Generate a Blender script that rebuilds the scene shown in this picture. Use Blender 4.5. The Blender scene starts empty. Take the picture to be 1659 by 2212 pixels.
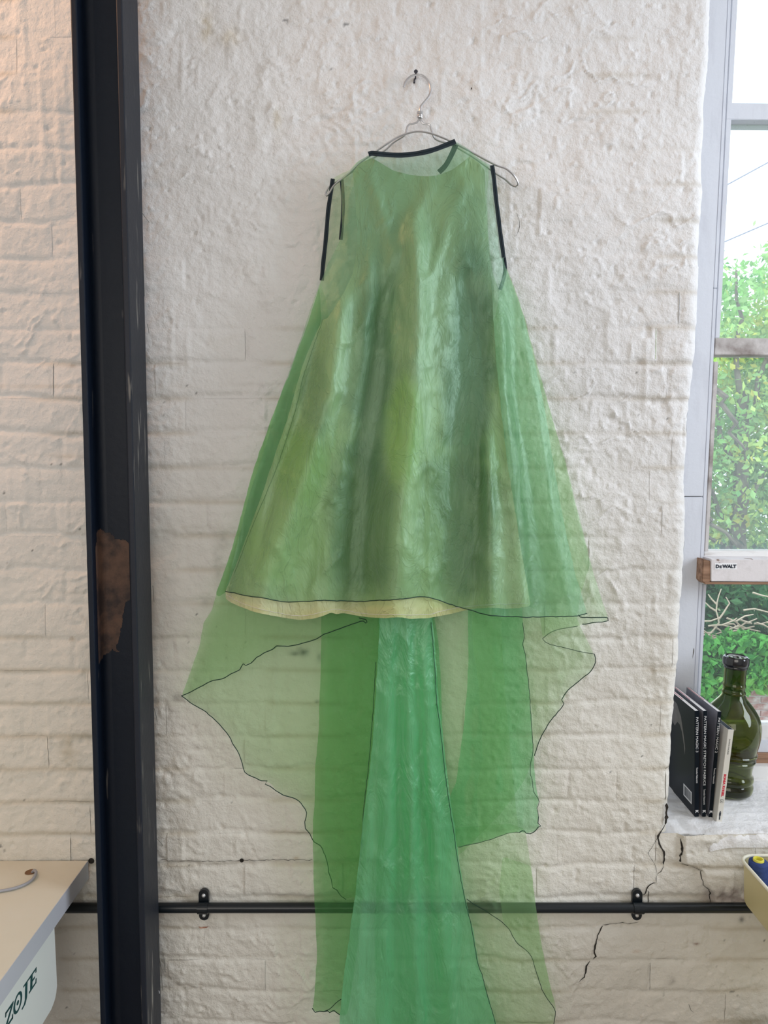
import bpy, bmesh, math, random
import numpy as np
from mathutils import Vector, Matrix
from mathutils.geometry import delaunay_2d_cdt

random.seed(7)
PI = math.pi
SC = bpy.context.scene
COL = SC.collection

# ------------------------------------------------------------------ camera
F = 1660.0
CX, CY = 829.5, 1106.0
CAMP = np.array([0.0, -1.70, 1.65])
TILT = math.radians(4.34)
cam_d = bpy.data.cameras.new('camera')
cam_d.sensor_fit = 'VERTICAL'
cam_d.sensor_height = 24.0
cam_d.sensor_width = 18.0
cam_d.lens = 24.0 * F / 2212.0
cam_d.clip_start = 0.05
cam_d.clip_end = 300
cam = bpy.data.objects.new('camera', cam_d)
cam.location = CAMP
cam.rotation_euler = (PI / 2 - TILT, 0, 0)
COL.objects.link(cam)
SC.camera = cam

# ------------------------------------------------------------------ world, lights, exposure
SC.view_settings.view_transform = 'Standard'
SC.view_settings.look = 'None'
SC.view_settings.gamma = 1.0
SC.view_settings.use_curve_mapping = False
SC.view_settings.exposure = -0.10
SC.cycles.transparent_max_bounces = 20
SC.cycles.max_bounces = 8

w = bpy.data.worlds.new('sky')
SC.world = w
w.use_nodes = True
wn = w.node_tree.nodes
bg = wn['Background']
bg.inputs[0].default_value = (0.80, 0.88, 1.0, 1)
bg.inputs[1].default_value = 2.7


def area(name, loc, target, size, energy, color, sy=None):
    l = bpy.data.lights.new(name, 'AREA')
    l.shape = 'RECTANGLE'
    l.size = size
    l.size_y = sy or size
    l.energy = energy
    l.color = color
    o = bpy.data.objects.new(name, l)
    o.location = loc
    d = Vector(target) - Vector(loc)
    o.rotation_euler = d.to_track_quat('-Z', 'Y').to_euler()
    COL.objects.link(o)
    return o


area('daylight_right_window', (2.85, -1.05, 2.25), (0.0, -0.5, 1.6), 1.3, 70, (0.80, 0.88, 1.0), 1.7)
area('rear_fill', (-0.6, -3.3, 1.9), (0.0, 0.0, 1.0), 2.2, 29, (1.0, 0.945, 0.87), 1.4)  # unseen fill light added behind the camera
area('warm_lamp', (-1.50, -0.42, 3.12), (-1.10, 0.0, 2.4), 0.4, 10, (1.0, 0.54, 0.30))


# ------------------------------------------------------------------ pixel rays
def ray(px, py):
    px = np.asarray(px, float); py = np.asarray(py, float)
    u = (px - CX) / F; v = (CY - py) / F
    c, s = math.cos(TILT), math.sin(TILT)
    return u, c + v * s, -s + v * c


def P(px, py, Y):
    dx, dy, dz = ray(px, py)
    t = (np.asarray(Y, float) - CAMP[1]) / dy
    return np.stack([CAMP[0] + t * dx, CAMP[1] + t * dy, CAMP[2] + t * dz], -1)


def PZ(px, py, Z):
    dx, dy, dz = ray(px, py)
    t = (Z - CAMP[2]) / dz
    return np.stack([t * dx, CAMP[1] + t * dy, CAMP[2] + t * dz], -1)


def PX(px, py, X):
    dx, dy, dz = ray(px, py)
    t = X / dx
    return np.stack([t * dx, CAMP[1] + t * dy, CAMP[2] + t * dz], -1)


def V(a):
    return Vector((float(a[0]), float(a[1]), float(a[2])))


# ------------------------------------------------------------------ numpy noise
_T = np.random.RandomState(3).rand(256, 256)


def vn(x, y, seed=0):
    x = np.asarray(x, float) + seed * 17.31
    y = np.asarray(y, float) + seed * 9.77
    xi = np.floor(x).astype(int); yi = np.floor(y).astype(int)
    fx = x - xi; fy = y - yi
    fx = fx * fx * fx * (fx * (fx * 6 - 15) + 10); fy = fy * fy * fy * (fy * (fy * 6 - 15) + 10)
    a = _T[xi & 255, yi & 255]; b = _T[(xi + 1) & 255, yi & 255]
    c = _T[xi & 255, (yi + 1) & 255]; d = _T[(xi + 1) & 255, (yi + 1) & 255]
    return (a * (1 - fx) + b * fx) * (1 - fy) + (c * (1 - fx) + d * fx) * fy


def fbm(x, y, oct=4, seed=0, gain=0.5):
    s = 0; a = 1; n = 0
    for i in range(oct):
        s = s + a * vn(x, y, seed + i * 3); n += a
        x = x * 2.03; y = y * 2.03; a *= gain
    return s / n - 0.5


def ridged(x, y, oct=3, seed=0):
    s = 0; a = 1; n = 0
    for i in range(oct):
        s = s + a * (1 - np.abs(2 * vn(x, y, seed + i * 5) - 1)); n += a
        x = x * 2.1; y = y * 2.1; a *= 0.5
    return s / n


def sstep(a, b, x):
    t = np.clip((x - a) / (b - a), 0, 1)
    return t * t * (3 - 2 * t)


# ------------------------------------------------------------------ materials
def mat(name, color=(0.8, 0.8, 0.8), rough=0.5, metal=0.0, noise=None, bump=None, attr=None, spec=0.5, coat=0.0, scratch=None):
    m = bpy.data.materials.new(name)
    m.use_nodes = True
    nt = m.node_tree; N = nt.nodes; L = nt.links
    b = N['Principled BSDF']
    b.inputs['Base Color'].default_value = (*color, 1)
    b.inputs['Roughness'].default_value = rough
    b.inputs['Metallic'].default_value = metal
    b.inputs['Specular IOR Level'].default_value = spec
    b.inputs['Coat Weight'].default_value = coat
    tc = N.new('ShaderNodeTexCoord')
    src = None
    if attr:
        at = N.new('ShaderNodeAttribute'); at.attribute_name = attr
        src = at.outputs['Color']
    if noise:
        sc_, c2, lo, hi = noise[:4]
        mp = N.new('ShaderNodeMapping')
        mp.inputs['Scale'].default_value = noise[4] if len(noise) > 4 else (1, 1, 1)
        L.new(tc.outputs['Object'], mp.inputs[0])
        t = N.new('ShaderNodeTexNoise'); t.inputs['Scale'].default_value = sc_; t.inputs['Detail'].default_value = 6
        t.inputs['Roughness'].default_value = 0.6
        L.new(mp.outputs[0], t.inputs['Vector'])
        r = N.new('ShaderNodeMapRange'); r.inputs[1].default_value = lo; r.inputs[2].default_value = hi
        L.new(t.outputs[0], r.inputs[0])
        mx = N.new('ShaderNodeMix'); mx.data_type = 'RGBA'
        L.new(r.outputs[0], mx.inputs[0])
        if src: L.new(src, mx.inputs[6])
        else: mx.inputs[6].default_value = (*color, 1)
        mx.inputs[7].default_value = (*c2, 1)
        src = mx.outputs[2]
    if scratch:
        mp = N.new('ShaderNodeMapping'); mp.inputs['Scale'].default_value = scratch[1]
        L.new(tc.outputs['Object'], mp.inputs[0])
        t = N.new('ShaderNodeTexNoise'); t.inputs['Scale'].default_value = scratch[0]; t.inputs['Detail'].default_value = 3
        L.new(mp.outputs[0], t.inputs['Vector'])
        r = N.new('ShaderNodeMapRange'); r.inputs[1].default_value = scratch[2]; r.inputs[2].default_value = scratch[3]
        L.new(t.outputs[0], r.inputs[0])
        mx = N.new('ShaderNodeMix'); mx.data_type = 'RGBA'
        L.new(r.outputs[0], mx.inputs[0])
        if src: L.new(src, mx.inputs[6])
        else: mx.inputs[6].default_value = (*color, 1)
        mx.inputs[7].default_value = (*scratch[4], 1)
        src = mx.outputs[2]
    if src: L.new(src, b.inputs['Base Color'])
    if bump:
        prev = None
        for (sc_, dist, det) in bump:
            t = N.new('ShaderNodeTexNoise'); t.inputs['Scale'].default_value = sc_; t.inputs['Detail'].default_value = det
            t.inputs['Roughness'].default_value = 0.62
            L.new(tc.outputs['Object'], t.inputs['Vector'])
            bp = N.new('ShaderNodeBump'); bp.inputs['Distance'].default_value = dist
            bp.inputs['Strength'].default_value = 1.0
            L.new(t.outputs[0], bp.inputs['Height'])
            if prev: L.new(prev, bp.inputs['Normal'])
            prev = bp.outputs[0]
        L.new(prev, b.inputs['Normal'])
    return m


def cloth_mat(name, tint, diff, trans, alpha, gloss=0.1, face=0.35, rough=0.38, crease=0.0015):
    m = bpy.data.materials.new(name)
    m.use_nodes = True
    nt = m.node_tree; N = nt.nodes; L = nt.links
    for n in list(N): N.remove(n)
    out = N.new('ShaderNodeOutputMaterial')
    tc = N.new('ShaderNodeTexCoord')
    mp = N.new('ShaderNodeMapping'); mp.inputs['Scale'].default_value = (1, 1, 0.35)
    L.new(tc.outputs['Object'], mp.inputs[0])
    t = N.new('ShaderNodeTexNoise'); t.inputs['Scale'].default_value = 16; t.inputs['Detail'].default_value = 7
    t.inputs['Distortion'].default_value = 1.2
    t.inputs['Roughness'].default_value = 0.55
    L.new(mp.outputs[0], t.inputs['Vector'])
    bp = N.new('ShaderNodeBump'); bp.inputs['Distance'].default_value = crease * 6
    L.new(t.outputs[0], bp.inputs['Height'])
    t2 = N.new('ShaderNodeTexNoise'); t2.inputs['Scale'].default_value = 900; t2.inputs['Detail'].default_value = 2
    L.new(tc.outputs['Object'], t2.inputs['Vector'])
    d = N.new('ShaderNodeBsdfDiffuse'); d.inputs[0].default_value = (*diff, 1)
    tr = N.new('ShaderNodeBsdfTranslucent'); tr.inputs[0].default_value = (*trans, 1)
    g = N.new('ShaderNodeBsdfGlossy'); g.inputs[0].default_value = (0.75, 1.0, 0.82, 1); g.inputs['Roughness'].default_value = rough
    for n in (d, tr, g): L.new(bp.outputs[0], n.inputs['Normal'])
    m1 = N.new('ShaderNodeMixShader'); m1.inputs[0].default_value = 0.42
    L.new(d.outputs[0], m1.inputs[1]); L.new(tr.outputs[0], m1.inputs[2])
    m2 = N.new('ShaderNodeMixShader'); m2.inputs[0].default_value = gloss
    L.new(m1.outputs[0], m2.inputs[1]); L.new(g.outputs[0], m2.inputs[2])
    tp = N.new('ShaderNodeBsdfTransparent'); tp.inputs[0].default_value = (*tint, 1)
    lw = N.new('ShaderNodeLayerWeight'); lw.inputs[0].default_value = 0.5
    pw = N.new('ShaderNodeMath'); pw.operation = 'POWER'; pw.inputs[1].default_value = 2.0
    L.new(lw.outputs['Facing'], pw.inputs[0])
    mr = N.new('ShaderNodeMath'); mr.operation = 'MULTIPLY_ADD'; mr.inputs[1].default_value = face; mr.inputs[2].default_value = alpha
    L.new(pw.outputs[0], mr.inputs[0])
    wv = N.new('ShaderNodeMath'); wv.operation = 'MULTIPLY_ADD'; wv.inputs[1].default_value = 0.12; wv.inputs[2].default_value = -0.06
    L.new(t2.outputs[0], wv.inputs[0])
    ad = N.new('ShaderNodeMath'); ad.operation = 'ADD'; ad.use_clamp = True
    L.new(mr.outputs[0], ad.inputs[0]); L.new(wv.outputs[0], ad.inputs[1])
    fin = N.new('ShaderNodeMixShader')
    L.new(ad.outputs[0], fin.inputs[0]); L.new(tp.outputs[0], fin.inputs[1]); L.new(m2.outputs[0], fin.inputs[2])
    L.new(fin.outputs[0], out.inputs[0])
    return m


M = {}
M['wall'] = mat('painted_brick', rough=0.62, attr='Col', bump=[(34, 0.0048, 5), (150, 0.0012, 3)], spec=0.35,
                noise=(7, (0.70, 0.66, 0.60), 0.60, 0.95))
M['plain'] = mat('white_plaster', (0.80, 0.78, 0.75), 0.8)
M['floor'] = mat('floor_boards', (0.30, 0.27, 0.24), 0.6, noise=(3, (0.24, 0.20, 0.17), 0.4, 0.7, (1, 8, 1)))
M['crack'] = mat('crack_dark', (0.03, 0.025, 0.02), 0.9)
M['rust'] = mat('rust_stain', (0.35, 0.1, 0.05), 0.9, noise=(80, (0.6, 0.35, 0.25), 0.4, 0.6))
M['steel'] = mat('black_painted_steel', (0.004, 0.009, 0.020), 0.5, spec=0.3, bump=[(60, 0.0006, 4)],
                 scratch=(45, (1, 1, 0.12), 0.70, 0.78, (0.16, 0.15, 0.14)))
M['steel_worn'] = mat('worn_painted_steel', (0.014, 0.018, 0.028), 0.5, spec=0.3, bump=[(60, 0.0006, 4)],
                      scratch=(60, (1, 1, 0.12), 0.64, 0.76, (0.22, 0.21, 0.19)))
M['barerust'] = mat('bare_rusty_steel', (0.13, 0.072, 0.048), 0.7, noise=(22, (0.040, 0.026, 0.023), 0.42, 0.62), bump=[(90, 0.001, 4)])
M['pipe'] = mat('black_enamel_pipe', (0.006, 0.010, 0.014), 0.3, spec=0.5)
M['screw'] = mat('zinc_screw', (0.7, 0.7, 0.7), 0.45, 0.6)
M['wire'] = mat('steel_wire', (0.62, 0.62, 0.64), 0.28, 0.9)
M['seam'] = mat('olive_seam', (0.16, 0.24, 0.08), 0.8)
M['seam2'] = mat('scratched_grey', (0.10, 0.10, 0.085), 0.6)
M['nail'] = mat('dark_nail', (0.07, 0.07, 0.09), 0.35, 0.8)
M['binding'] = mat('navy_binding', (0.004, 0.016, 0.026), 0.7, bump=[(500, 0.0004, 2)])
M['thread'] = mat('dark_green_thread', (0.012, 0.045, 0.03), 0.8)
M['winpaint'] = mat('window_paint', (0.66, 0.68, 0.73), 0.45, noise=(14, (0.54, 0.55, 0.60), 0.5, 0.85, (2, 2, 0.4)), bump=[(60, 0.0008, 4)],
                    scratch=(26, (1.5, 1.5, 0.25), 0.715, 0.73, (0.12, 0.11, 0.10)))
M['winworn'] = mat('worn_window_paint', (0.58, 0.55, 0.53), 0.6, noise=(16, (0.24, 0.20, 0.18), 0.42, 0.72), bump=[(70, 0.001, 4)])
M['wood'] = mat('raw_wood', (0.36, 0.21, 0.13), 0.7, noise=(22, (0.17, 0.09, 0.05), 0.4, 0.65, (0.15, 3, 3)), bump=[(60, 0.001, 3)])
M['peel'] = mat('peeling_paint', (0.74, 0.70, 0.70), 0.6, noise=(24, (0.60, 0.56, 0.55), 0.5, 0.7),
                scratch=(30, (1, 1, 1.6), 0.66, 0.70, (0.22, 0.13, 0.09)), bump=[(60, 0.0012, 4)])
M['dirtywhite'] = mat('dirty_white_sill_wood', (0.78, 0.77, 0.75), 0.6, noise=(30, (0.45, 0.40, 0.36), 0.55, 0.75, (0.3, 2, 2)))
M['bookblack'] = mat('black_book_cover', (0.004, 0.008, 0.014), 0.38, spec=0.15)
M['bookgrey'] = mat('grey_book_cover', (0.24, 0.24, 0.28), 0.4, spec=0.3, noise=(5, (0.05, 0.05, 0.06), 0.38, 0.66))
M['bookwhite'] = mat('cream_book_cover', (0.70, 0.68, 0.62), 0.4)
M['pages'] = mat('book_pages', (0.80, 0.78, 0.76), 0.8, noise=(60, (0.6, 0.58, 0.56), 0.4, 0.6, (12, 0.1, 0.1)))
M['redpaper'] = mat('red_endpaper', (0.55, 0.04, 0.08), 0.6)
M['inkwhite'] = mat('white_ink', (0.75, 0.75, 0.76), 0.5)
M['inkred'] = mat('red_ink', (0.60, 0.02, 0.05), 0.5)
M['inkblack'] = mat('black_ink', (0.012, 0.02, 0.035), 0.5)
M['printgrey'] = mat('grey_cover_print', (0.16, 0.14, 0.14), 0.35, noise=(9, (0.04, 0.04, 0.05), 0.35, 0.65))
M['label'] = mat('white_label', (0.85, 0.85, 0.86), 0.5)
M['greenink'] = mat('dark_green_ink', (0.01, 0.07, 0.07), 0.4)
M['tabletop'] = mat('cream_laminate', (0.72, 0.69, 0.59), 0.38, noise=(2.5, (0.67, 0.63, 0.50), 0.4, 0.7))
M['edging'] = mat('pale_grey_edging', (0.55, 0.57, 0.62), 0.4)
M['boxwhite'] = mat('white_metal_housing', (0.80, 0.84, 0.80), 0.4)
M['cable'] = mat('grey_cable', (0.33, 0.34, 0.37), 0.35)
M['holewood'] = mat('drilled_wood', (0.22, 0.12, 0.06), 0.9)
M['cream'] = mat('cream_enamel', (0.64, 0.57, 0.31), 0.4)
M['creamrim'] = mat('pale_enamel_rim', (0.78, 0.76, 0.62), 0.35)
M['bluethread'] = mat('blue_thread', (0.012, 0.035, 0.15), 0.75, bump=[(320, 0.0008, 2)], noise=(60, (0.02, 0.05, 0.2), 0.4, 0.6, (0.3, 0.3, 4)))
M['darkthread'] = mat('dark_purple_thread', (0.03, 0.03, 0.07), 0.75, bump=[(320, 0.0008, 2)])
M['yellow'] = mat('yellow_plastic', (0.75, 0.70, 0.08), 0.35)
M['blackcap'] = mat('black_gloss', (0.006, 0.007, 0.010), 0.12, coat=0.6)
M['gbrick'] = mat('garden_brick', (0.42, 0.20, 0.17), 0.85, noise=(5, (0.68, 0.60, 0.58), 0.42, 0.6), bump=[(40, 0.003, 3)])
M['mortar'] = mat('pale_mortar', (0.62, 0.58, 0.55), 0.9)
M['bark'] = mat('bark', (0.20, 0.17, 0.12), 0.9, noise=(12, (0.10, 0.08, 0.06), 0.4, 0.6))
M['twig'] = mat('pale_dry_branch', (0.50, 0.41, 0.30), 0.85)
M['powerline'] = mat('grey_cable_line', (0.25, 0.27, 0.36), 0.6)
M['ground'] = mat('garden_ground', (0.12, 0.16, 0.07), 0.95, noise=(2, (0.2, 0.17, 0.12), 0.4, 0.6))


def leaf_mat():
    m = bpy.data.materials.new('leaf')
    m.use_nodes = True
    N = m.node_tree.nodes; L = m.node_tree.links
    for n in list(N): N.remove(n)
    out = N.new('ShaderNodeOutputMaterial')
    at = N.new('ShaderNodeAttribute'); at.attribute_name = 'Col'
    d = N.new('ShaderNodeBsdfDiffuse'); t = N.new('ShaderNodeBsdfTranslucent')
    L.new(at.outputs['Color'], d.inputs[0]); L.new(at.outputs['Color'], t.inputs[0])
    mx = N.new('ShaderNodeMixShader'); mx.inputs[0].default_value = 0.4
    L.new(d.outputs[0], mx.inputs[1]); L.new(t.outputs[0], mx.inputs[2]); L.new(mx.outputs[0], out.inputs[0])
    return m


M['leaf'] = leaf_mat()


def pane_mat(name, tint, haze, hazecol):
    m = bpy.data.materials.new(name)
    m.use_nodes = True
    N = m.node_tree.nodes; L = m.node_tree.links
    for n in list(N): N.remove(n)
    out = N.new('ShaderNodeOutputMaterial')
    t = N.new('ShaderNodeBsdfTransparent'); t.inputs[0].default_value = (*tint, 1)
    g = N.new('ShaderNodeBsdfGlossy'); g.inputs['Roughness'].default_value = 0.03
    fr = N.new('ShaderNodeFresnel'); fr.inputs[0].default_value = 1.45
    mx = N.new('ShaderNodeMixShader')
    L.new(fr.outputs[0], mx.inputs[0]); L.new(t.outputs[0], mx.inputs[1]); L.new(g.outputs[0], mx.inputs[2])
    d = N.new('ShaderNodeBsdfTranslucent'); d.inputs[0].default_value = (*hazecol, 1)
    m2 = N.new('ShaderNodeMixShader'); m2.inputs[0].default_value = haze
    L.new(mx.outputs[0], m2.inputs[1]); L.new(d.outputs[0], m2.inputs[2]); L.new(m2.outputs[0], out.inputs[0])
    return m


M['pane'] = pane_mat('hazy_window_glass', (0.97, 0.99, 0.98), 0.11, (0.95, 0.98, 1.0))  # even translucent haze mixed into the upper panes
M['pane_clear'] = pane_mat('clear_window_glass', (0.98, 1.0, 0.99), 0.03, (0.95, 0.98, 1.0))

# bottle glass
m = mat('olive_bottle_glass', (0.26, 0.30, 0.10), 0.03)
m.node_tree.nodes['Principled BSDF'].inputs['Transmission Weight'].default_value = 1.0
m.node_tree.nodes['Principled BSDF'].inputs['IOR'].default_value = 1.45
M['bottle'] = m

# organza and lining
M['orgF'] = cloth_mat('green_organza', (0.82, 0.93, 0.85), (0.22, 0.50, 0.29), (0.20, 0.48, 0.27), 0.29, gloss=0.16, face=0.30)
M['orgB'] = cloth_mat('green_organza_back', (0.91, 0.98, 0.87), (0.40, 0.70, 0.36), (0.34, 0.62, 0.30), 0.21, gloss=0.10, face=0.50)
M['orgT'] = cloth_mat('green_organza_train', (0.74, 0.95, 0.76), (0.14, 0.60, 0.25), (0.12, 0.54, 0.22), 0.34, gloss=0.10, face=0.35)
M['orgL'] = cloth_mat('warm_lit_organza_train', (0.70, 0.90, 0.66), (0.12, 0.44, 0.12), (0.11, 0.42, 0.12), 0.36, gloss=0.08, face=0.35)  # train organza yellowed to hold the warm light at lower left
M['orgC'] = cloth_mat('emerald_organza_front_train', (0.62, 0.94, 0.76), (0.26, 0.80, 0.42), (0.20, 0.68, 0.34), 0.54, gloss=0.20, face=0.25, crease=0.003)


def lining_mat():
    m = mat('dyed_shaded_satin_lining', rough=0.42, attr='Col', spec=0.5)
    nt = m.node_tree; N = nt.nodes; L = nt.links
    b = N['Principled BSDF']
    b.inputs['Sheen Weight'].default_value = 0.3
    tc = N.new('ShaderNodeTexCoord')
    mp = N.new('ShaderNodeMapping'); mp.inputs['Rotation'].default_value = (0, 0.5, 0); mp.inputs['Scale'].default_value = (1, 1, 0.5)
    L.new(tc.outputs['Object'], mp.inputs[0])
    t = N.new('ShaderNodeTexNoise'); t.inputs['Scale'].default_value = 14; t.inputs['Detail'].default_value = 6
    t.inputs['Distortion'].default_value = 1.8
    L.new(mp.outputs[0], t.inputs['Vector'])
    v = N.new('ShaderNodeTexVoronoi'); v.feature = 'DISTANCE_TO_EDGE'; v.inputs['Scale'].default_value = 26
    ns = N.new('ShaderNodeVectorMath'); ns.operation = 'MULTIPLY_ADD'; ns.inputs[1].default_value = (0.12, 0.12, 0.12)
    L.new(t.outputs['Color'], ns.inputs[0]); L.new(mp.outputs[0], ns.inputs[2]); L.new(ns.outputs[0], v.inputs['Vector'])
    mr = N.new('ShaderNodeMapRange'); mr.inputs[1].default_value = 0; mr.inputs[2].default_value = 0.08; mr.inputs[3].default_value = 1; mr.inputs[4].default_value = 0
    L.new(v.outputs[0], mr.inputs[0])
    b1 = N.new('ShaderNodeBump'); b1.inputs['Distance'].default_value = 0.012; L.new(t.outputs[0], b1.inputs['Height'])
    b2 = N.new('ShaderNodeBump'); b2.inputs['Distance'].default_value = 0.0006; L.new(mr.outputs[0], b2.inputs['Height'])
    L.new(b1.outputs[0], b2.inputs['Normal']); L.new(b2.outputs[0], b.inputs['Normal'])
    return m


M['lining'] = lining_mat()


# ------------------------------------------------------------------ mesh helpers
def link(o, parent=None):
    COL.objects.link(o)
    if parent: o.parent = parent
    return o


def mesh_np(name, verts, faces, material, parent=None, smooth=True, col=None, normals=None):
    me = bpy.data.meshes.new(name)
    me.from_pydata([tuple(v) for v in np.asarray(verts).tolist()], [], faces if isinstance(faces, list) else faces.tolist())
    me.materials.append(material)
    if smooth: me.polygons.foreach_set('use_smooth', [True] * len(me.polygons))
    if col is not None:
        a = me.color_attributes.new('Col', 'FLOAT_COLOR', 'POINT')
        c = np.ones((len(verts), 4), np.float32); c[:, :3] = col
        a.data.foreach_set('color', c.ravel())
    me.update()
    if normals is not None:
        me.normals_split_custom_set_from_vertices([tuple(n) for n in normals.tolist()])
    o = bpy.data.objects.new(name, me)
    return link(o, parent)


def from_bm(name, bm, material, parent=None, smooth=False):
    me = bpy.data.meshes.new(name)
    bmesh.ops.recalc_face_normals(bm, faces=bm.faces[:])
    bm.to_mesh(me); bm.free()
    me.materials.append(material)
    if smooth:
        me.polygons.foreach_set('use_smooth', [True] * len(me.polygons))
        try: me.set_sharp_from_angle(angle=math.radians(40))
        except Exception: pass
    return link(bpy.data.objects.new(name, me), parent)


def tag(o, label=None, cat=None, group=None, kind=None):
    if label: o['label'] = label
    if cat: o['category'] = cat
    if group: o['group'] = group
    if kind: o['kind'] = kind
    return o


def empty(name, loc=(0, 0, 0), label=None, cat=None, group=None, kind=None):
    o = bpy.data.objects.new(name, None)
    o.location = loc
    o.empty_display_size = 0.1
    COL.objects.link(o)
    return tag(o, label, cat, group, kind)


def rel(o, root):
    """mesh built in world coordinates, parented under a moved Empty"""
    bpy.context.view_layer.update()
    o.parent = root
    o.matrix_parent_inverse = root.matrix_world.inverted()
    return o


def box_bm(bm, lo, hi, bev=0.0, seg=2):
    r = bmesh.ops.create_cube(bm, size=1)
    for v in r['verts']:
        v.co = Vector([lo[i] + (v.co[i] + 0.5) * (hi[i] - lo[i]) for i in range(3)])
    if bev > 0:
        es = list({e for v in r['verts'] for e in v.link_edges})
        bmesh.ops.bevel(bm, geom=es, offset=bev, segments=seg, affect='EDGES', profile=0.5)
    return bm


def box(name, lo, hi, material, parent=None, bev=0.0, smooth=False):
    return from_bm(name, box_bm(bmesh.new(), lo, hi, bev), material, parent, smooth)


def catmull(pts, step):
    pts = [np.array(p, float) for p in pts]
    if len(pts) < 3: 
        n = max(2, int(np.linalg.norm(pts[-1] - pts[0]) / step))
        return [pts[0] + (pts[-1] - pts[0]) * i / n for i in range(n + 1)]
    out = []
    for i in range(len(pts) - 1):
        p0 = pts[max(i - 1, 0)]; p1 = pts[i]; p2 = pts[i + 1]; p3 = pts[min(i + 2, len(pts) - 1)]
        n = max(1, int(np.linalg.norm(p2 - p1) / step))
        for k in range(n):
            t = k / n
            out.append(0.5 * ((2 * p1) + (-p0 + p2) * t + (2 * p0 - 5 * p1 + 4 * p2 - p3) * t * t + (-p0 + 3 * p1 - 3 * p2 + p3) * t ** 3))
    out.append(pts[-1])
    return out


def tube_bm(bm, pts, r, seg=6, cap=True):
    pts = [V(p) for p in pts]
    n = len(pts)
    rs = r if hasattr(r, '__len__') else [r] * n
    t0 = (pts[1] - pts[0]).normalized()
    up = Vector((0, 0, 1)) if abs(t0.z) < 0.9 else Vector((1, 0, 0))
    nrm = t0.cross(up).normalized()
    rings = []
    for i in range(n):
        t = (pts[min(i + 1, n - 1)] - pts[max(i - 1, 0)])
        if t.length < 1e-9: t = t0.copy()
        t.normalize()
        nrm = (nrm - t * nrm.dot(t)).normalized()
        b = t.cross(nrm)
        rings.append([bm.verts.new(pts[i] + (nrm * math.cos(a) + b * math.sin(a)) * rs[i]) for a in [2 * PI * k / seg for k in range(seg)]])
    for i in range(n - 1):
        for k in range(seg):
            bm.faces.new((rings[i][k], rings[i][(k + 1) % seg], rings[i + 1][(k + 1) % seg], rings[i + 1][k]))
    if cap:
        bm.faces.new(rings[0][::-1]); bm.faces.new(rings[-1])
    return bm


def tube(name, pts, r, material, parent=None, seg=6):
    return from_bm(name, tube_bm(bmesh.new(), pts, r, seg), material, parent, True)


def lathe_bm(bm, prof, seg=32, mtx=Matrix()):
    rings = []
    for (r, z) in prof:
        if r < 1e-5: rings.append([bm.verts.new(mtx @ Vector((0, 0, z)))])
        else: rings.append([bm.verts.new(mtx @ Vector((r * math.cos(2 * PI * k / seg), r * math.sin(2 * PI * k / seg), z))) for k in range(seg)])
    for a, b in zip(rings, rings[1:]):
        for k in range(seg):
            k2 = (k + 1) % seg
            if len(a) == 1 and len(b) == 1: continue
            if len(a) == 1: bm.faces.new((a[0], b[k], b[k2]))
            elif len(b) == 1: bm.faces.new((a[k], b[0], a[k2]))
            else: bm.faces.new((a[k], b[k], b[k2], a[k2]))
    return bm


def prism(name, px, Y0, Y1, material, parent=None, bev=0.0015):
    """polygon seen at plane Y0, carried straight back to Y1"""
    a = [P(x, y, Y0) for x, y in px]
    bm = bmesh.new()
    f = [bm.verts.new(V(p)) for p in a]
    g = [bm.verts.new((p[0], Y1, p[2])) for p in a]
    n = len(f)
    bm.faces.new(f); bm.faces.new(g[::-1])
    for i in range(n): bm.faces.new((f[i], g[i], g[(i + 1) % n], f[(i + 1) % n]))
    if bev: bmesh.ops.bevel(bm, geom=bm.edges[:], offset=bev, segments=2, affect='EDGES')
    return from_bm(name, bm, material, parent, False)


def text(name, body, size, material, parent, mtx, extrude=0.0002, offset=0.0, shear=0.0, sx=1.0, fit=None, space=1.0):
    c = bpy.data.curves.new(name, 'FONT')
    c.body = body; c.size = size; c.extrude = extrude; c.offset = offset; c.shear = shear; c.space_character = space
    c.align_x = 'LEFT'; c.resolution_u = 3
    o = bpy.data.objects.new(name, c); COL.objects.link(o)
    bpy.context.view_layer.update()
    me = bpy.data.meshes.new_from_object(o.evaluated_get(bpy.context.evaluated_depsgraph_get()))
    bpy.data.objects.remove(o)
    xs = [v.co.x for v in me.vertices]; ys = [v.co.y for v in me.vertices]
    x0, x1, y0, y1 = min(xs), max(xs), min(ys), max(ys)
    kx = sx; ky = 1.0
    if fit:
        kx = fit[0] / (x1 - x0); ky = fit[1] / (y1 - y0)
    for v in me.vertices:
        v.co = mtx @ Vector(((v.co.x - x0) * kx, (v.co.y - y0) * ky, v.co.z))
    me.materials.clear(); me.materials.append(material)
    me.name = name
    return link(bpy.data.objects.new(name, me), parent)


# ================================================================== THE SETTING
G = 0.004
SILL_Z = float(P(1560, 1800, 0.0)[2])
CH = 0.076                                                     # one course of brick
zi_sill = 0
def zrow(k): return SILL_Z + k * CH                             # course boundary k
K_LO, K_HI = -10, 27
Z_UP_K = int(round((float(P(700, 600, 0)[2]) - SILL_Z) / CH))

# pier edge
_ep = [(1536, -260), (1533, 0), (1529, 130), (1519, 250), (1511, 400), (1507, 520), (1500, 650), (1493, 800), (1484, 900), (1478, 1000), (1472, 1200), (1461, 1400),
       (1451, 1560), (1449, 1620), (1442, 1700), (1438, 1800)]
_e = np.array([P(x, y, 0.025) for x, y in _ep])
EZ, EX = _e[::-1, 2], _e[::-1, 0]


def edge_x(z):
    return np.interp(z, EZ, EX) + 0.003 * (vn(z * 22, 0 * z, 4) - 0.5)


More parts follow.
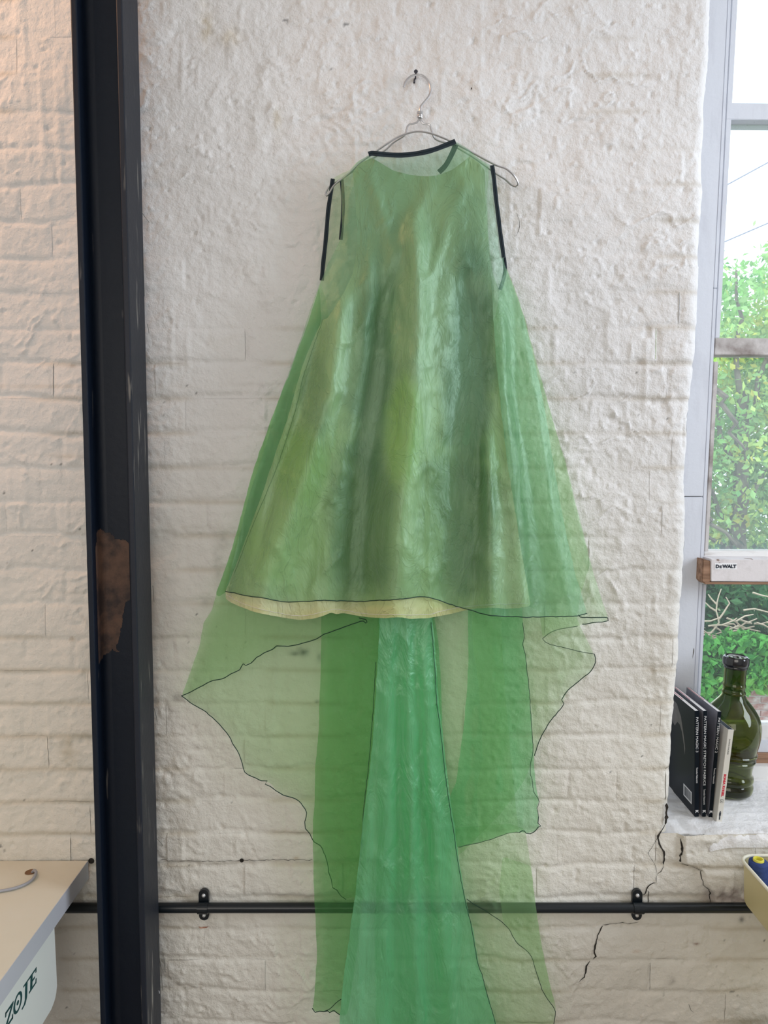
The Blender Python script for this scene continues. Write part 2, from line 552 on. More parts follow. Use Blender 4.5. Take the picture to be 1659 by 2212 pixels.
def cells(k):
    """vertical joints of course k in multiples of the grid"""
    header = (k % 4 == 1)
    step = 28 if header else 56
    off = {0: 0, 1: 14, 2: 28, 3: 42}[k % 4] + (k * 7) % 9
    i0 = -290
    first = off - 56 * 8
    xs = [i for i in range(first, 420, step) if i > i0 + 12]
    return [i0] + xs


# the raised broken brickwork right of the crack
_rp = np.array([P(x, y, 0) for x, y in [(1467, 1785), (1467, 1815), (1469, 1862), (1500, 1874), (1512, 1880), (1516, 1908), (1534, 1926), (1536, 1953), (1620, 1962)]])


def wall_h(x, z, row, jl, jr):
    wx = x + 0.010 * fbm(x * 14, z * 14, 3, 1)
    wz = z + 0.024 * fbm(x * 7, z * 9, 3, 5)
    zz = (wz - SILL_Z) / CH
    dz = np.abs(zz - np.round(zz)) * CH
    vis = 0.12 + 0.88 * sstep(0.40, 0.75, vn(x * 4.3, z * 4.3, 8) + 0.14 * sstep(2.1, 1.2, z) + 0.08 * (x < -0.6))
    topfade = 1 - 0.75 * sstep(1.9, 2.3, z) * (x > -0.62)
    vis = vis * topfade
    hj = np.exp(-(dz / 0.0065) ** 2)
    dx = np.minimum(np.abs(wx - jl), np.abs(wx - jr))
    vj = np.exp(-(dx / 0.006) ** 2) * 0.75 * sstep(0.35, 0.6, vn(x * 5, z * 5, 12))
    h = -0.0034 * np.maximum(hj, vj) * vis
    h += 0.004 * (vn(row * 3.7, jl * 5.3, 2) - 0.5) * np.clip(1 - 1.1 * hj, 0, 1)
    h += 0.019 * fbm(x * 4.5, z * 4.5, 3, 20) + 0.0045 * fbm(x * 15, z * 17, 3, 30)
    h += 0.0024 * (ridged(x * 24 + 2 * fbm(x * 9, z * 9, 2, 41), z * 27, 3, 33) - 0.5) * (0.3 + vn(x * 5, z * 5, 40))
    h += 0.0060 * ridged(x * 17 + 3 * fbm(x * 12, z * 12, 3, 43), z * 21 + 2 * fbm(x * 16, z * 14, 2, 44), 2, 45) ** 9 * sstep(0.35, 0.7, vn(x * 6, z * 6, 46))
    h += 0.0020 * fbm(x * 90, z * 90, 2, 50) + 0.0030 * (ridged(x * 48 + 3 * fbm(x * 14, z * 14, 2, 53), z * 52, 2, 55) - 0.5) * sstep(0.45, 0.85, vn(x * 7, z * 7, 56))
    bl = vn(x * 55, z * 55, 60)
    h += 0.0020 * sstep(0.86, 0.97, bl) - 0.0030 * sstep(0.10, 0.03, bl)
    # drips of thick paint
    h += 0.0018 * sstep(0.80, 0.95, vn(x * 60, z * 7, 70)) * sstep(0.5, 0.7, vn(x * 4, z * 4, 71))
    # raised broken bricks under the sill
    xr = np.interp(z, _rp[::-1, 2], _rp[::-1, 0])
    inz = sstep(_rp[-1, 2] - 0.004, _rp[-1, 2] + 0.01, z) * (z < SILL_Z + 0.03)
    h += 0.013 * sstep(-0.004, 0.010, x - xr + 0.008 * fbm(x * 40, z * 40, 2, 77)) * inz
    # rough patch of bare rubble
    c = P(1575, 1930, 0)
    q = np.exp(-(((x - c[0]) / 0.055) ** 2 + ((z - c[2]) / 0.028) ** 2) ** 2)
    h += q * (-0.010 + 0.012 * ridged(x * 45, z * 45, 3, 80))
    # crumbling lip just under the sill
    lip = np.exp(-((z - SILL_Z + 0.006) / 0.012) ** 2) * sstep(0.70, 0.74, x)
    h += lip * 0.020 * (fbm(x * 45, z * 45, 3, 90))
    return h


STAINS = [(445, 55, 14, 40, (0.62, 0.54, 0.40), .5), (500, 82, 18, 16, (0.62, 0.52, 0.36), .55), (600, 262, 8, 28, (0.66, 0.58, 0.42), .45),
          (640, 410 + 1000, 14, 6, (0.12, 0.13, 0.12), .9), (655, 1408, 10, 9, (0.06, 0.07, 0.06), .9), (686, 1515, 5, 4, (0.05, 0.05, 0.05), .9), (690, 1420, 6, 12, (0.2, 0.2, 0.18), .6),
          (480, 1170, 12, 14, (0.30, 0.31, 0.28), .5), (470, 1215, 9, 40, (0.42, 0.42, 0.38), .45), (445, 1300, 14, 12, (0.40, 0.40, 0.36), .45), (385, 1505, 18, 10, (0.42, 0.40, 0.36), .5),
          (150, 1620, 22, 34, (0.50, 0.46, 0.36), .55), (190, 1590, 22, 12, (0.45, 0.42, 0.34), .45), (160, 985, 60, 5, (0.55, 0.50, 0.42), .4), (440, 1140, 60, 5, (0.5, 0.48, 0.42), .35),
          (360, 1375, 60, 4, (0.5, 0.47, 0.40), .3), (155, 960 + 320, 60, 4, (0.5, 0.47, 0.4), .3), (157, 1380, 7, 5, (0.5, 0.42, 0.32), .6), (560, 830, 60, 4, (0.52, 0.5, 0.46), .3),
          (1575, 1932, 50, 22, (0.36, 0.31, 0.28), .95), (1530, 1945, 20, 15, (0.42, 0.37, 0.33), .7), (1510, 1820, 35, 10, (0.50, 0.46, 0.40), .5),
          (345, 1860, 300, 3, (0.55, 0.52, 0.44), .25), (640, 1855, 6, 4, (0.5, 0.38, 0.25), .7), (155, 790, 8, 4, (0.25, 0.2, 0.15), .5), (150, 835, 200, 4, (0.6, 0.55, 0.48), .4),
          (1450, 2120, 8, 10, (0.25, 0.23, 0.2), .5), (1505, 2038, 7, 3, (0.3, 0.2, 0.15), .8), (1375, 2054, 7, 2, (0.5, 0.25, 0.12), .8), (1600, 1985, 5, 6, (0.05, 0.05, 0.05), .9),
          (1445, 1760, 12, 30, (0.35, 0.32, 0.28), .5), (720, 1880, 4, 4, (0.3, 0.3, 0.2), .5)]


def wall_col(x, z):
    base = np.array([0.79, 0.782, 0.775])
    c = np.ones(x.shape + (3,)) * base
    low = sstep(1.9, 0.9, z)[..., None]
    c = c * (1 - low * np.array([0.01, 0.035, 0.12]))  # warm light on the lower wall, painted into its colour
    n = fbm(x * 2.2, z * 2.6, 4, 100)[..., None]
    c = c * (1 + 0.14 * n)
    zz = (z - SILL_Z) / CH
    dz = np.abs(zz - np.round(zz)) * CH
    dirt = np.exp(-(dz / 0.006) ** 2) * sstep(0.5, 0.75, vn(x * 6, z * 3, 110)) * 0.22
    c = c * (1 - dirt[..., None] * np.array([0.8, 0.95, 1.2]))
    for (sx, sy, rx, ry, cc, a) in STAINS:
        p = P(sx, sy, 0)
        d = ((x - p[0]) / (rx * 0.001)) ** 2 + ((z - p[2]) / (ry * 0.001)) ** 2
        k = np.exp(-d * 0.9) * a * (0.35 + 1.3 * vn(x * 90, z * 90, 120))
        k = np.clip(k, 0, 1)[..., None]
        c = c * (1 - k) + np.array(cc) * k
    pit = sstep(0.030, 0.012, vn(x * 110, z * 110, 130)) * sstep(0.6, 0.85, vn(x * 4, z * 4, 131))
    return c * (1 - 0.75 * pit[..., None])


wall = box('wall_back', (-2.6, 0.03, 0.0), (0.60, 0.32, 3.3), M['plain'])
tag(wall, 'white painted rough brick wall', None, None, 'structure')


def wall_patch(name, ia, ib, ka, kb, wrap, jl=None, jr=None):
    """grid columns ia..ib, grid rows ka..kb (19 rows per course) of the painted skin"""
    ii = np.arange(ia - 1, ib + 2); kk = np.arange(ka - 1, kb + 2)
    s, z = np.meshgrid(ii * G, SILL_Z + kk * G)
    if jl is None:
        row = np.floor((z - SILL_Z) / CH)
        JL = np.full_like(s, -9.0); JR = np.full_like(s, 9.0)
        for r in np.unique(row).astype(int):
            cs = np.array(cells(r)) * G
            m_ = row == r
            idx = np.searchsorted(cs, s[m_], side='right')
            JL[m_] = cs[np.clip(idx - 1, 0, len(cs) - 1)]
            JR[m_] = np.where(idx < len(cs), cs[np.clip(idx, 0, len(cs) - 1)], 9)
    else:
        row = np.full_like(s, math.floor((ka * G + 1e-6) / CH)); JL = np.full_like(s, jl); JR = np.full_like(s, jr)
    h = wall_h(s, z, row, JL, JR)
    if wrap:
        R = 0.026
        E = edge_x(z)
        t = s - (E - R)
        a = np.clip(t / R, 0, PI / 2)
        tail = np.maximum(t - R * PI / 2, 0)
        X = np.where(t <= 0, s, E - R + R * np.sin(a)) + h * np.sin(a) * 0.4
        Y = R * (1 - np.cos(a)) + tail - h * np.cos(a)
    else:
        X = s; Y = -h
    pos = np.stack([X, Y, z], -1)
    du = pos[1:-1, 2:] - pos[1:-1, :-2]; dv = pos[2:, 1:-1] - pos[:-2, 1:-1]
    n = np.cross(du, dv); n /= np.linalg.norm(n, axis=-1, keepdims=True) + 1e-12
    col = wall_col(s, z)[1:-1, 1:-1]
    pos = pos[1:-1, 1:-1]
    nz, ns = pos.shape[:2]
    idx = np.arange(nz * ns).reshape(nz, ns)
    f = np.stack([idx[:-1, :-1], idx[:-1, 1:], idx[1:, 1:], idx[1:, :-1]], -1).reshape(-1, 4)
    return mesh_np(name, pos.reshape(-1, 3), f, M['wall'], wall, True, col.reshape(-1, 3), n.reshape(-1, 3))


for k in range(K_LO, K_HI):
    cs = cells(k)
    low = k < 0
    s_end = 330 if low else 232
    if k >= Z_UP_K: s_end = -148
    cs = [c for c in cs if c < s_end - 8] + [s_end]
    for a, b in zip(cs, cs[1:]):
        wall_patch('brick', a, b, k * 19, (k + 1) * 19, not low, a * G, b * G)
wall_patch('plaster_coat', -148, 232, Z_UP_K * 19, K_HI * 19, True)

# masonry round the window opening and the rest of the shell
box('masonry', (0.60, 0.03, 0.0), (1.9, 0.32, SILL_Z - 0.014), M['plain'], wall)
box('masonry', (1.9, -0.004, 0.0), (3.0, 0.32, 3.3), M['plain'], wall)
box('masonry', (0.60, 0.0, 3.02), (1.9, 0.32, 3.3), M['plain'], wall)
box('masonry', (-2.6, 0.0, 0.0), (-1.16, 0.03, 3.3), M['plain'], wall)
box('masonry', (1.32, -0.004, 0.0), (1.9, 0.03, SILL_Z - 0.012), M['plain'], wall)
box('masonry', (-1.16, 0.0, 2.90), (0.60, 0.03, 3.3), M['plain'], wall)
box('masonry', (-1.16, 0.0, 0.0), (1.32, 0.03, SILL_Z - 0.762), M['plain'], wall)
tag(box('floor', (-2.7, -3.6, -0.06), (3.1, 0.32, 0.0), M['floor']), 'wooden floor', kind='structure')
tag(box('ceiling', (-2.7, -3.6, 3.3), (3.1, 0.32, 3.4), M['plain']), 'white ceiling', kind='structure')
tag(box('wall_left', (-2.75, -3.6, 0), (-2.6, 0.32, 3.3), M['plain']), 'white left wall', kind='structure')
tag(box('wall_right', (3.0, -3.6, 0), (3.15, 0.32, 3.3), M['plain']), 'white right wall', kind='structure')
tag(box('wall_front', (-2.75, -3.75, 0), (3.15, -3.6, 3.3), M['plain']), 'white wall behind the viewer', kind='structure')

# sill ledge: rough painted top with a crumbled front edge
xs = np.arange(0.585, 1.32, G); ts = np.arange(-0.016, 0.31, G)
sx, ty = np.meshgrid(xs, ts)
rough = 0.010 * fbm(sx * 7, ty * 7, 3, 200) + 0.004 * (ridged(sx * 30, ty * 30, 3, 210) - 0.5)
left_low = sstep(0.80, 0.72, sx)
R = 0.022
a = np.clip((R - 0.0 - ty) / R, 0, PI / 2)          # rounding at the front
yy = np.where(ty > R, ty, R - R * np.sin(a)) - 0.012
zz = SILL_Z + 0.004 - R * (1 - np.cos(a)) + rough * np.cos(a) - np.maximum(0, -ty) * 0.6
frontn = np.exp(-((ty - 0.008) / 0.016) ** 2)
zz = zz - frontn * 0.012 * np.clip(fbm(sx * 26, ty * 26, 3, 220) + 0.2, 0, 1) - left_low * 0.012 * sstep(0.12, 0.0, ty)
yy = yy + frontn * 0.012 * fbm(sx * 35, ty * 35, 3, 230)
yy = np.where(sx < 0.74, np.maximum(yy, 0.012 + 0.006 * fbm(sx * 30, ty * 30, 2, 231)), yy)
idx = np.arange(sx.size).reshape(sx.shape)
f = np.stack([idx[:-1, :-1], idx[:-1, 1:], idx[1:, 1:], idx[1:, :-1]], -1).reshape(-1, 4)
c = np.ones(sx.shape + (3,)) * np.array([0.82, 0.815, 0.81])
dk = (sstep(0.60, 0.75, vn(sx * 60, ty * 60, 240)) * frontn * 0.5 + left_low * 0.35 * sstep(0.45, 0.7, vn(sx * 50, ty * 50, 241)))[..., None]
c = c * (1 - dk) + np.array([0.36, 0.33, 0.29]) * dk
sill = mesh_np('window_ledge', np.stack([sx, yy, zz], -1).reshape(-1, 3), f, M['wall'], wall, True, c.reshape(-1, 3))
sill['label'] = 'white painted masonry ledge with a crumbling front edge'


def hgt(x, z):
    x = np.atleast_1d(np.asarray(x, float)); z = np.atleast_1d(np.asarray(z, float))
    row = np.floor((z - SILL_Z) / CH)
    JL = np.full_like(x, -9.0); JR = np.full_like(x, 9.0)
    for i in range(len(x)):
        cs = np.array(cells(int(row[i]))) * G
        j = np.searchsorted(cs, x[i], side='right')
        JL[i] = cs[max(j - 1, 0)]
        if j < len(cs): JR[i] = cs[j]
    return wall_h(x, z, row, JL, JR)


def crack(pts, wid, name='crack', m_='crack'):
    q = catmull([(x, y) for x, y in pts], 5)
    q = [(x + random.uniform(-1.2, 1.2), y + random.uniform(-1, 1)) for x, y in q]
    vs = []; fs = []
    n = len(q)
    for i, (x, y) in enumerate(q):
        tx, ty_ = (q[min(i + 1, n - 1)][0] - q[max(i - 1, 0)][0], q[min(i + 1, n - 1)][1] - q[max(i - 1, 0)][1])
        l = math.hypot(tx, ty_) + 1e-6
        ww = wid * (0.35 + random.random() * 0.9) * (1 if 0 < i < n - 1 else 0.2) / 2
        for sg in (-1, 1):
            p = P(x - ty_ / l * ww * sg, y + tx / l * ww * sg, 0)
            vs.append([p[0], -float(hgt(p[0], p[2])[0]) - 0.0016, p[2]])
    for i in range(n - 1): fs.append([2 * i, 2 * i + 1, 2 * i + 3, 2 * i + 2])
    return mesh_np(name, vs, fs, M[m_], wall, False)


crack([(1437, 1783), (1430, 1795), (1422, 1806), (1424, 1822), (1431, 1838), (1434, 1855), (1433, 1868)], 4.5)
crack([(1433, 1868), (1427, 1880), (1418, 1888)], 1.2)
crack([(1417, 1890), (1415, 1903)], 3.5)
crack([(1415, 1903), (1402, 1909), (1396, 1920), (1392, 1930), (1383, 1933)], 2.2)
crack([(1398, 1921), (1401, 1938), (1398, 1956)], 1.8)
crack([(1378, 1990), (1360, 1996), (1340, 1994), (1303, 1999)], 1.2)
crack([(1302, 2000), (1294, 2010), (1290, 2018), (1286, 2028), (1284, 2045), (1283, 2055), (1285, 2063), (1279, 2070)], 3.6)
crack([(1274, 2074), (1266, 2086), (1264, 2098), (1261, 2108), (1250, 2118)], 3.2)
crack([(1420, 1808), (1408, 1830), (1400, 1842), (1407, 1855), (1414, 1866), (1418, 1885)], 0.9)
crack([(1467, 1806), (1469, 1825), (1467, 1850), (1470, 1864)], 3.0)
crack([(1472, 1866), (1500, 1874), (1511, 1876)], 1.2)
crack([(1513, 1876), (1514, 1895), (1520, 1912), (1533, 1924), (1535, 1950)], 2.2)
crack([(1440, 1735), (1439, 1770), (1436, 1782)], 9)
crack([(345, 1857), (420, 1858), (500, 1859), (600, 1858), (675, 1858)], 0.9)
crack([(1115, 460), (1122, 480), (1118, 505), (1110, 512)], 0.9)
crack([(1486, 2168), (1492, 2180), (1498, 2186)], 1.6)
crack([(1017, 191), (1016, 197)], 3)


def wall_hole(x, y, r):
    p = P(x, y, 0); h = float(hgt(p[0], p[2])[0])
    bm = bmesh.new()
    mt = Matrix.Translation((p[0], -h, p[2])) @ Matrix.Rotation(PI / 2, 4, 'X')
    lathe_bm(bm, [(r * 1.15, 0.0012), (r, 0.003), (r * 0.9, 0.001), (0.0, 0.0008)], 14, mt)
    return from_bm('drill_hole', bm, M['crack'], wall, True)


wall_hole(522, 1859, 0.0042)
wall_hole(197, 1860, 0.006)
for (x, y) in [(731, 692), (1203, 1480)]: pass
crack([(428, 2001), (438, 2005), (450, 2002)], 4.5, 'rust_stain', 'rust')

# ------------------------------------------------------------------ window
win = empty('window_1', (0, 0, 0), 'white sash window beside the rough pier', None, None, 'structure')
FY = 0.285


def bx_(y, off=0): return 1572 - 0.0495 * y + off            # right edge of the casing board
def gx_(y): return 1594 - 0.0535 * y                           # left edge of the glass


prism('casing_board', [(1440, -330), (bx_(-330), -330), (bx_(1072), 1072), (1440, 1072)], FY - 0.004, FY + 0.05, M['winpaint'], win)
prism('casing_board', [(1400, 1073.5), (bx_(1073), 1073.5), (bx_(1720), 1720), (1400, 1720)], FY - 0.003, FY + 0.05, M['winpaint'], win)
prism('stop_bead', [(bx_(-330), -330), (bx_(-330, 8), -330), (bx_(622, 8), 622), (bx_(622), 622)], FY + 0.004, FY + 0.05, M['winpaint'], win)
prism('stop_bead', [(bx_(623), 623), (bx_(623, 8), 623), (bx_(1720, 8), 1720), (bx_(1720), 1720)], FY + 0.002, FY + 0.05, M['winpaint'], win)
SY = FY + 0.018


def stile(y0, y1, m_, xa=9, Yf=SY):
    prism('sash_stile', [(bx_(y0, xa), y0), (gx_(y0), y0), (gx_(y1), y1), (bx_(y1, xa), y1)], Yf, Yf + 0.045, M[m_], win)


stile(-330, 730, 'winpaint')
stile(781, 1192, 'winworn')
stile(1262, 1720, 'winpaint')
XR = 1990


def rail(y0, y1, m_, Yf=SY - 0.001, dep=0.05, xl=None, name='sash_rail'):
    return prism(name, [((bx_(y0, 9) if xl is None else xl), y0), (XR, y0 + 3), (XR, y1 + 3), ((bx_(y1, 9) if xl is None else xl), y1)], Yf, Yf + dep, M[m_], win)


rail(222, 258, 'winpaint', dep=0.065)
rail(730, 766, 'winworn', dep=0.060)
r_ = rail(1208, 1256, 'peel', FY - 0.045, 0.10, xl=1536)
prism('bare_wood_strip', [(1522, 1257), (XR, 1260), (XR, 1265), (1524, 1262)], FY - 0.045, FY + 0.05, M['wood'], win, 0.0005)
prism('bare_wood_end', [(1519, 1208), (1535.5, 1212), (1535.5, 1256.5), (1523, 1261), (1517, 1256)], FY - 0.042, FY + 0.05, M['wood'], win)
prism('sash_rail', [(bx_(1192, 9), 1190), (XR, 1192), (XR, 1205), (bx_(1205, 9), 1205)], SY, SY + 0.04, M['dirtywhite'], win)
# lower sash bottom rail, window board and raw wood strip
prism('sash_rail', [(1490, 1566), (XR, 1568), (XR, 1600), (1490, 1600)], SY + 0.01, SY + 0.05, M['dirtywhite'], win)
prism('sash_rail', [(1490, 1602), (XR, 1602), (XR, 1626), (1490, 1626)], SY - 0.004, SY + 0.05, M['winpaint'], win)
prism('bare_wood_strip', [(1490, 1628), (XR, 1628), (XR, 1655), (1490, 1655)], SY - 0.012, SY + 0.04, M['wood'], win)
prism('window_board', [(1460, 1656), (XR, 1656), (XR, 1722), (1460, 1722)], SY - 0.035, SY + 0.04, M['dirtywhite'], win)
# far side jamb so the window is closed off beyond the frame
prism('casing_board', [(XR, -330), (XR + 150, -330), (XR + 150, 1730), (XR, 1730)], FY - 0.004, FY + 0.05, M['winpaint'], win)
prism('window_head', [(1440, -345), (XR + 150, -345), (XR + 150, -290), (1440, -290)], FY - 0.006, FY + 0.05, M['winpaint'], win)


def pane(y0, y1, m_='pane'):
    prism('glass_pane', [(gx_(y0) - 3, y0), (XR + 2, y0), (XR + 2, y1), (gx_(y1) - 3, y1)], SY + 0.028, SY + 0.031, M[m_], win, 0)


pane(-292, 226); pane(256, 734); pane(764, 1196); pane(1260, 1570, 'pane_clear')

# sticker on the rail
st = prism('sticker', [(1544, 1216.5), (1592, 1216.5), (1592, 1230), (1544, 1230)], FY - 0.0458, FY - 0.0449, M['label'], win, 0)
a0 = P(1546, 1227.5, FY - 0.0462); a1 = P(1590.5, 1227.5, FY - 0.0462)
wd = float(a1[0] - a0[0])
rot = Matrix.Translation(V(a0)) @ Matrix.Rotation(PI / 2, 4, 'X')
text('lettering', 'D', 0.01, M['inkblack'], st, rot, offset=0.0006, fit=(wd * 0.17, 0.0095))
text('lettering', 'E', 0.01, M['inkblack'], st, rot @ Matrix.Translation((wd * 0.19, 0, 0)), offset=0.0006, fit=(wd * 0.11, 0.0072))
text('lettering', 'WALT', 0.01, M['inkblack'], st, rot @ Matrix.Translation((wd * 0.315, 0, 0)), offset=0.0006, fit=(wd * 0.685, 0.0095))

# ================================================================== OUTSIDE
gnd = box('ground', (-6, 0.6, -2.2), (16, 30, -1.9), M['ground'])
tag(gnd, 'garden ground below the window', kind='structure')


def leaves(name, n, sampler, size, cols, parent, seed=1):
    rs = np.random.RandomState(seed)
    p = sampler(rs, n); n = len(p)
    s = size * (0.55 + 0.9 * rs.rand(n))
    d = rs.normal(size=(n, 3)); d /= np.linalg.norm(d, axis=1, keepdims=True)
    e = rs.normal(size=(n, 3)); e -= d * (e * d).sum(1, keepdims=True); e /= np.linalg.norm(e, axis=1, keepdims=True)
    nn = np.cross(d, e)
    s = s[:, None]
    v = np.stack([p - d * s * .5, p + e * s * .28 + nn * s * .08, p + d * s * .5, p - e * s * .28 + nn * s * .08], 1).reshape(-1, 3)
    i = np.arange(n) * 4
    f = np.concatenate([np.stack([i, i + 1, i + 2], 1), np.stack([i, i + 2, i + 3], 1)])
    cols = np.array(cols)
    cn = vn(p[:, 0] * 2.2, p[:, 2] * 2.2, seed) * 0.6 + rs.rand(n) * 0.4
    ci = np.clip((cn * len(cols)).astype(int), 0, len(cols) - 1)
    c = cols[ci] * (0.75 + 0.5 * rs.rand(n, 1))
    return mesh_np(name, v, f, M['leaf'], parent, False, np.repeat(c, 4, 0))


def branch(bm, p0, p1, r0, r1, wob=0.1):
    n = 6
    pts = []
    for i in range(n + 1):
        t = i / n
        q = np.array(p0) * (1 - t) + np.array(p1) * t + np.random.RandomState(int(abs(p0[0] * 977 + p1[2] * 131) * 10 + i) % 9999).normal(size=3) * wob * (0 < i < n)
        pts.append(q)
    tube_bm(bm, pts, [r0 + (r1 - r0) * i / n for i in range(n + 1)], 6)
    return pts


tree = empty('tree', (5.6, 10.2, -1.9), 'tall light green tree filling the upper window panes', 'tree')
bm = bmesh.new()
tp = branch(bm, (5.6, 10.2, -1.9), (5.5, 10.2, 2.6), 0.16, 0.09, 0.04)
for (a, b) in [((5.55, 10.2, 0.2), (4.5, 9.8, 1.9)), ((5.55, 10.2, 0.8), (6.6, 10.4, 2.6)), ((5.5, 10.2, 1.4), (4.7, 10.0, 3.3)), ((5.5, 10.2, 2.4), (5.3, 10.1, 4.4)), ((5.5, 10.2, 2.0), (6.3, 10.0, 4.2)),
               ((4.9, 9.6, 0.1), (5.7, 9.6, -0.5)), ((4.8, 9.6, 2.6), (5.3, 9.6, 1.7)), ((4.6, 9.6, 0.9), (5.2, 9.6, 0.2)), ((5.55, 10.2, 0.0), (4.2, 9.9, 0.9))]:
    branch(bm, a, b, 0.05, 0.018, 0.06)
rel(from_bm('trunk', bm, M['bark'], None, True), tree)


def tree_s(rs, n):
    cs = np.stack([rs.uniform(3.2, 8.8, 420), rs.uniform(9.9, 11.6, 420), rs.uniform(-0.9, 5.6, 420)], 1)
    top = 2.9 + 0.75 * (cs[:, 0] - 3.6) + 0.5 * np.sin(cs[:, 0] * 5)
    top = np.minimum(top, 5.6 - 0.2 * np.abs(cs[:, 0] - 6.8) ** 2)
    cs = cs[cs[:, 2] < top]
    k = rs.randint(len(cs), size=n)
    d = rs.normal(size=(n, 3)) * np.array([0.27, 0.27, 0.20])
    return cs[k] + d


rel(tag(leaves('foliage', 52000, tree_s, 0.115, [(0.16, 0.42, 0.12), (0.30, 0.60, 0.18), (0.42, 0.70, 0.26), (0.56, 0.76, 0.22), (0.78, 0.76, 0.16)], None, 3), kind='stuff'), tree)

hedge = empty('hedge', (5.0, 8.6, -1.9), 'dark green bushes behind the bare branches, low in the window', 'bush')


def hedge_s(rs, n):
    return np.stack([rs.uniform(2.2, 8.0, n), rs.uniform(7.3, 8.3, n), rs.uniform(-1.9, 0.28, n) + 0.25 * np.sin(rs.uniform(0, 6, n))], 1)


rel(tag(leaves('foliage', 20000, hedge_s, 0.12, [(0.01, 0.04, 0.02), (0.03, 0.12, 0.05), (0.08, 0.24, 0.10), (0.16, 0.38, 0.16)], None, 5), kind='stuff'), hedge)
bm = bmesh.new()
for i in range(9): branch(bm, (2.6 + i * 0.6, 7.9, -1.9), (2.7 + i * 0.6, 7.9, -0.4), 0.04, 0.02, 0.04)
rel(from_bm('stems', bm, M['bark'], None, True), hedge)

# garden wall with single bricks
gw = empty('garden_wall', (3.6, 6.4, -1.9), 'weathered red and whitewashed brick garden wall seen through the lower pane', 'wall')
GY = 6.3
rel(box('mortar_core', (1.6, GY + 0.012, -1.9), (6.2, GY + 0.22, -0.55), M['mortar']), gw)
bmb = bmesh.new(); box_bm(bmb, (0, 0, 0), (0.215, 0.10, 0.065), 0.005, 1)
me = bpy.data.meshes.new('brick'); bmb.to_mesh(me); bmb.free(); me.materials.append(M['gbrick'])
bpy.context.view_layer.update()
inv = gw.matrix_world.inverted()
for r in range(17):
    for k in range(12):
        o = bpy.data.objects.new('brick', me)
        o.parent = gw; o.matrix_parent_inverse = inv
        o.location = (2.55 + k * 0.225 + (r % 2) * 0.1125, GY + random.uniform(-0.004, 0.004), -1.82 + r * 0.075)
        COL.objects.link(o)
bm = bmesh.new(); box_bm(bm, (1.6, GY - 0.02, -0.545), (6.2, GY + 0.25, -0.50), 0.006)
rel(from_bm('coping', bm, M['mortar']), gw)

ivy = empty('ivy', (3.6, 6.25, -0.6), 'bright green ivy spilling over the top of the garden wall', 'ivy')


def ivy_s(rs, n):
    x = rs.uniform(1.8, 6.0, n)
    drop = 0.22 + 0.08 * np.sin(x * 5.1 + 1) + 0.70 * np.exp(-((x - 3.36) / 0.17) ** 2) + 0.20 * rs.rand(n) ** 3
    z = -0.30 + 0.05 * np.sin(x * 7) - rs.uniform(0, 1, n) * (drop + 0.12)
    y = GY - 0.04 - rs.rand(n) * 0.22 + 0.3 * (z > -0.5) * rs.rand(n)
    return np.stack([x, y, z], 1)


rel(tag(leaves('foliage', 14000, ivy_s, 0.10, [(0.05, 0.22, 0.05), (0.14, 0.46, 0.10), (0.28, 0.66, 0.14), (0.42, 0.76, 0.16)], None, 9), kind='stuff'), ivy)

twigs = empty('bare_branches', (3.6, 6.9, -0.6), 'pale dry bare branches tangled above the ivy', 'branches')
TY = 6.75
TW = [[(1528, 1375), (1542, 1360), (1553, 1345), (1550, 1330), (1547, 1320), (1549, 1300), (1553, 1285), (1558, 1272)],
      [(1553, 1337), (1562, 1325), (1570, 1312), (1576, 1303), (1568, 1290)], [(1547, 1320), (1534, 1312), (1524, 1302)], [(1548, 1305), (1538, 1295), (1530, 1284)],
      [(1530, 1352), (1560, 1350), (1590, 1358), (1608, 1362)], [(1540, 1352), (1565, 1368), (1576, 1382)], [(1565, 1368), (1590, 1370), (1605, 1382), (1600, 1400)],
      [(1570, 1335), (1588, 1342), (1600, 1352), (1610, 1370)], [(1560, 1350), (1585, 1340), (1592, 1335)], [(1606, 1318), (1630, 1315), (1650, 1320), (1680, 1328)],
      [(1634, 1345), (1650, 1350), (1670, 1362)], [(1626, 1280), (1645, 1286), (1665, 1290)], [(1620, 1378), (1640, 1392), (1648, 1398)], [(1596, 1352), (1570, 1362), (1545, 1370)],
      [(1575, 1375), (1600, 1383), (1625, 1378), (1650, 1390), (1690, 1400)]]
for k in range(26):
    x0_, y0_ = random.uniform(1500, 1690), random.uniform(1335, 1400)
    a_ = random.uniform(-0.5, 0.6); l_ = random.uniform(25, 60)
    TW.append([(x0_, y0_), (x0_ + l_ * .5 * math.cos(a_), y0_ + l_ * .5 * math.sin(a_) + random.uniform(-5, 5)), (x0_ + l_ * math.cos(a_), y0_ + l_ * math.sin(a_) + random.uniform(-6, 6))])
for i, t in enumerate(TW):
    q = catmull([P(x, y, TY + 0.05 * (i % 4)) for x, y in t], 0.06)
    o = tube('branch', q, [0.012 - 0.007 * k / len(q) for k in range(len(q))], M['twig'], None, 5)
    rel(o, twigs)

for i, (a, b, lb) in enumerate([((1560, 405), (1720, 318), 'upper thin overhead cable crossing the white sky'), ((1545, 531), (1720, 456), 'lower thin overhead cable just above the tree top')]):
    p0 = P(a[0], a[1], 8.0); p1 = P(b[0], b[1], 8.0)
    d = p1 - p0
    q = [p0 - d * 5 + d * 11 * t / 24 for t in range(25)]
    tag(tube('overhead_cable', q, 0.0080, M['powerline'], None, 5), lb, 'cable', 'overhead cables outside')

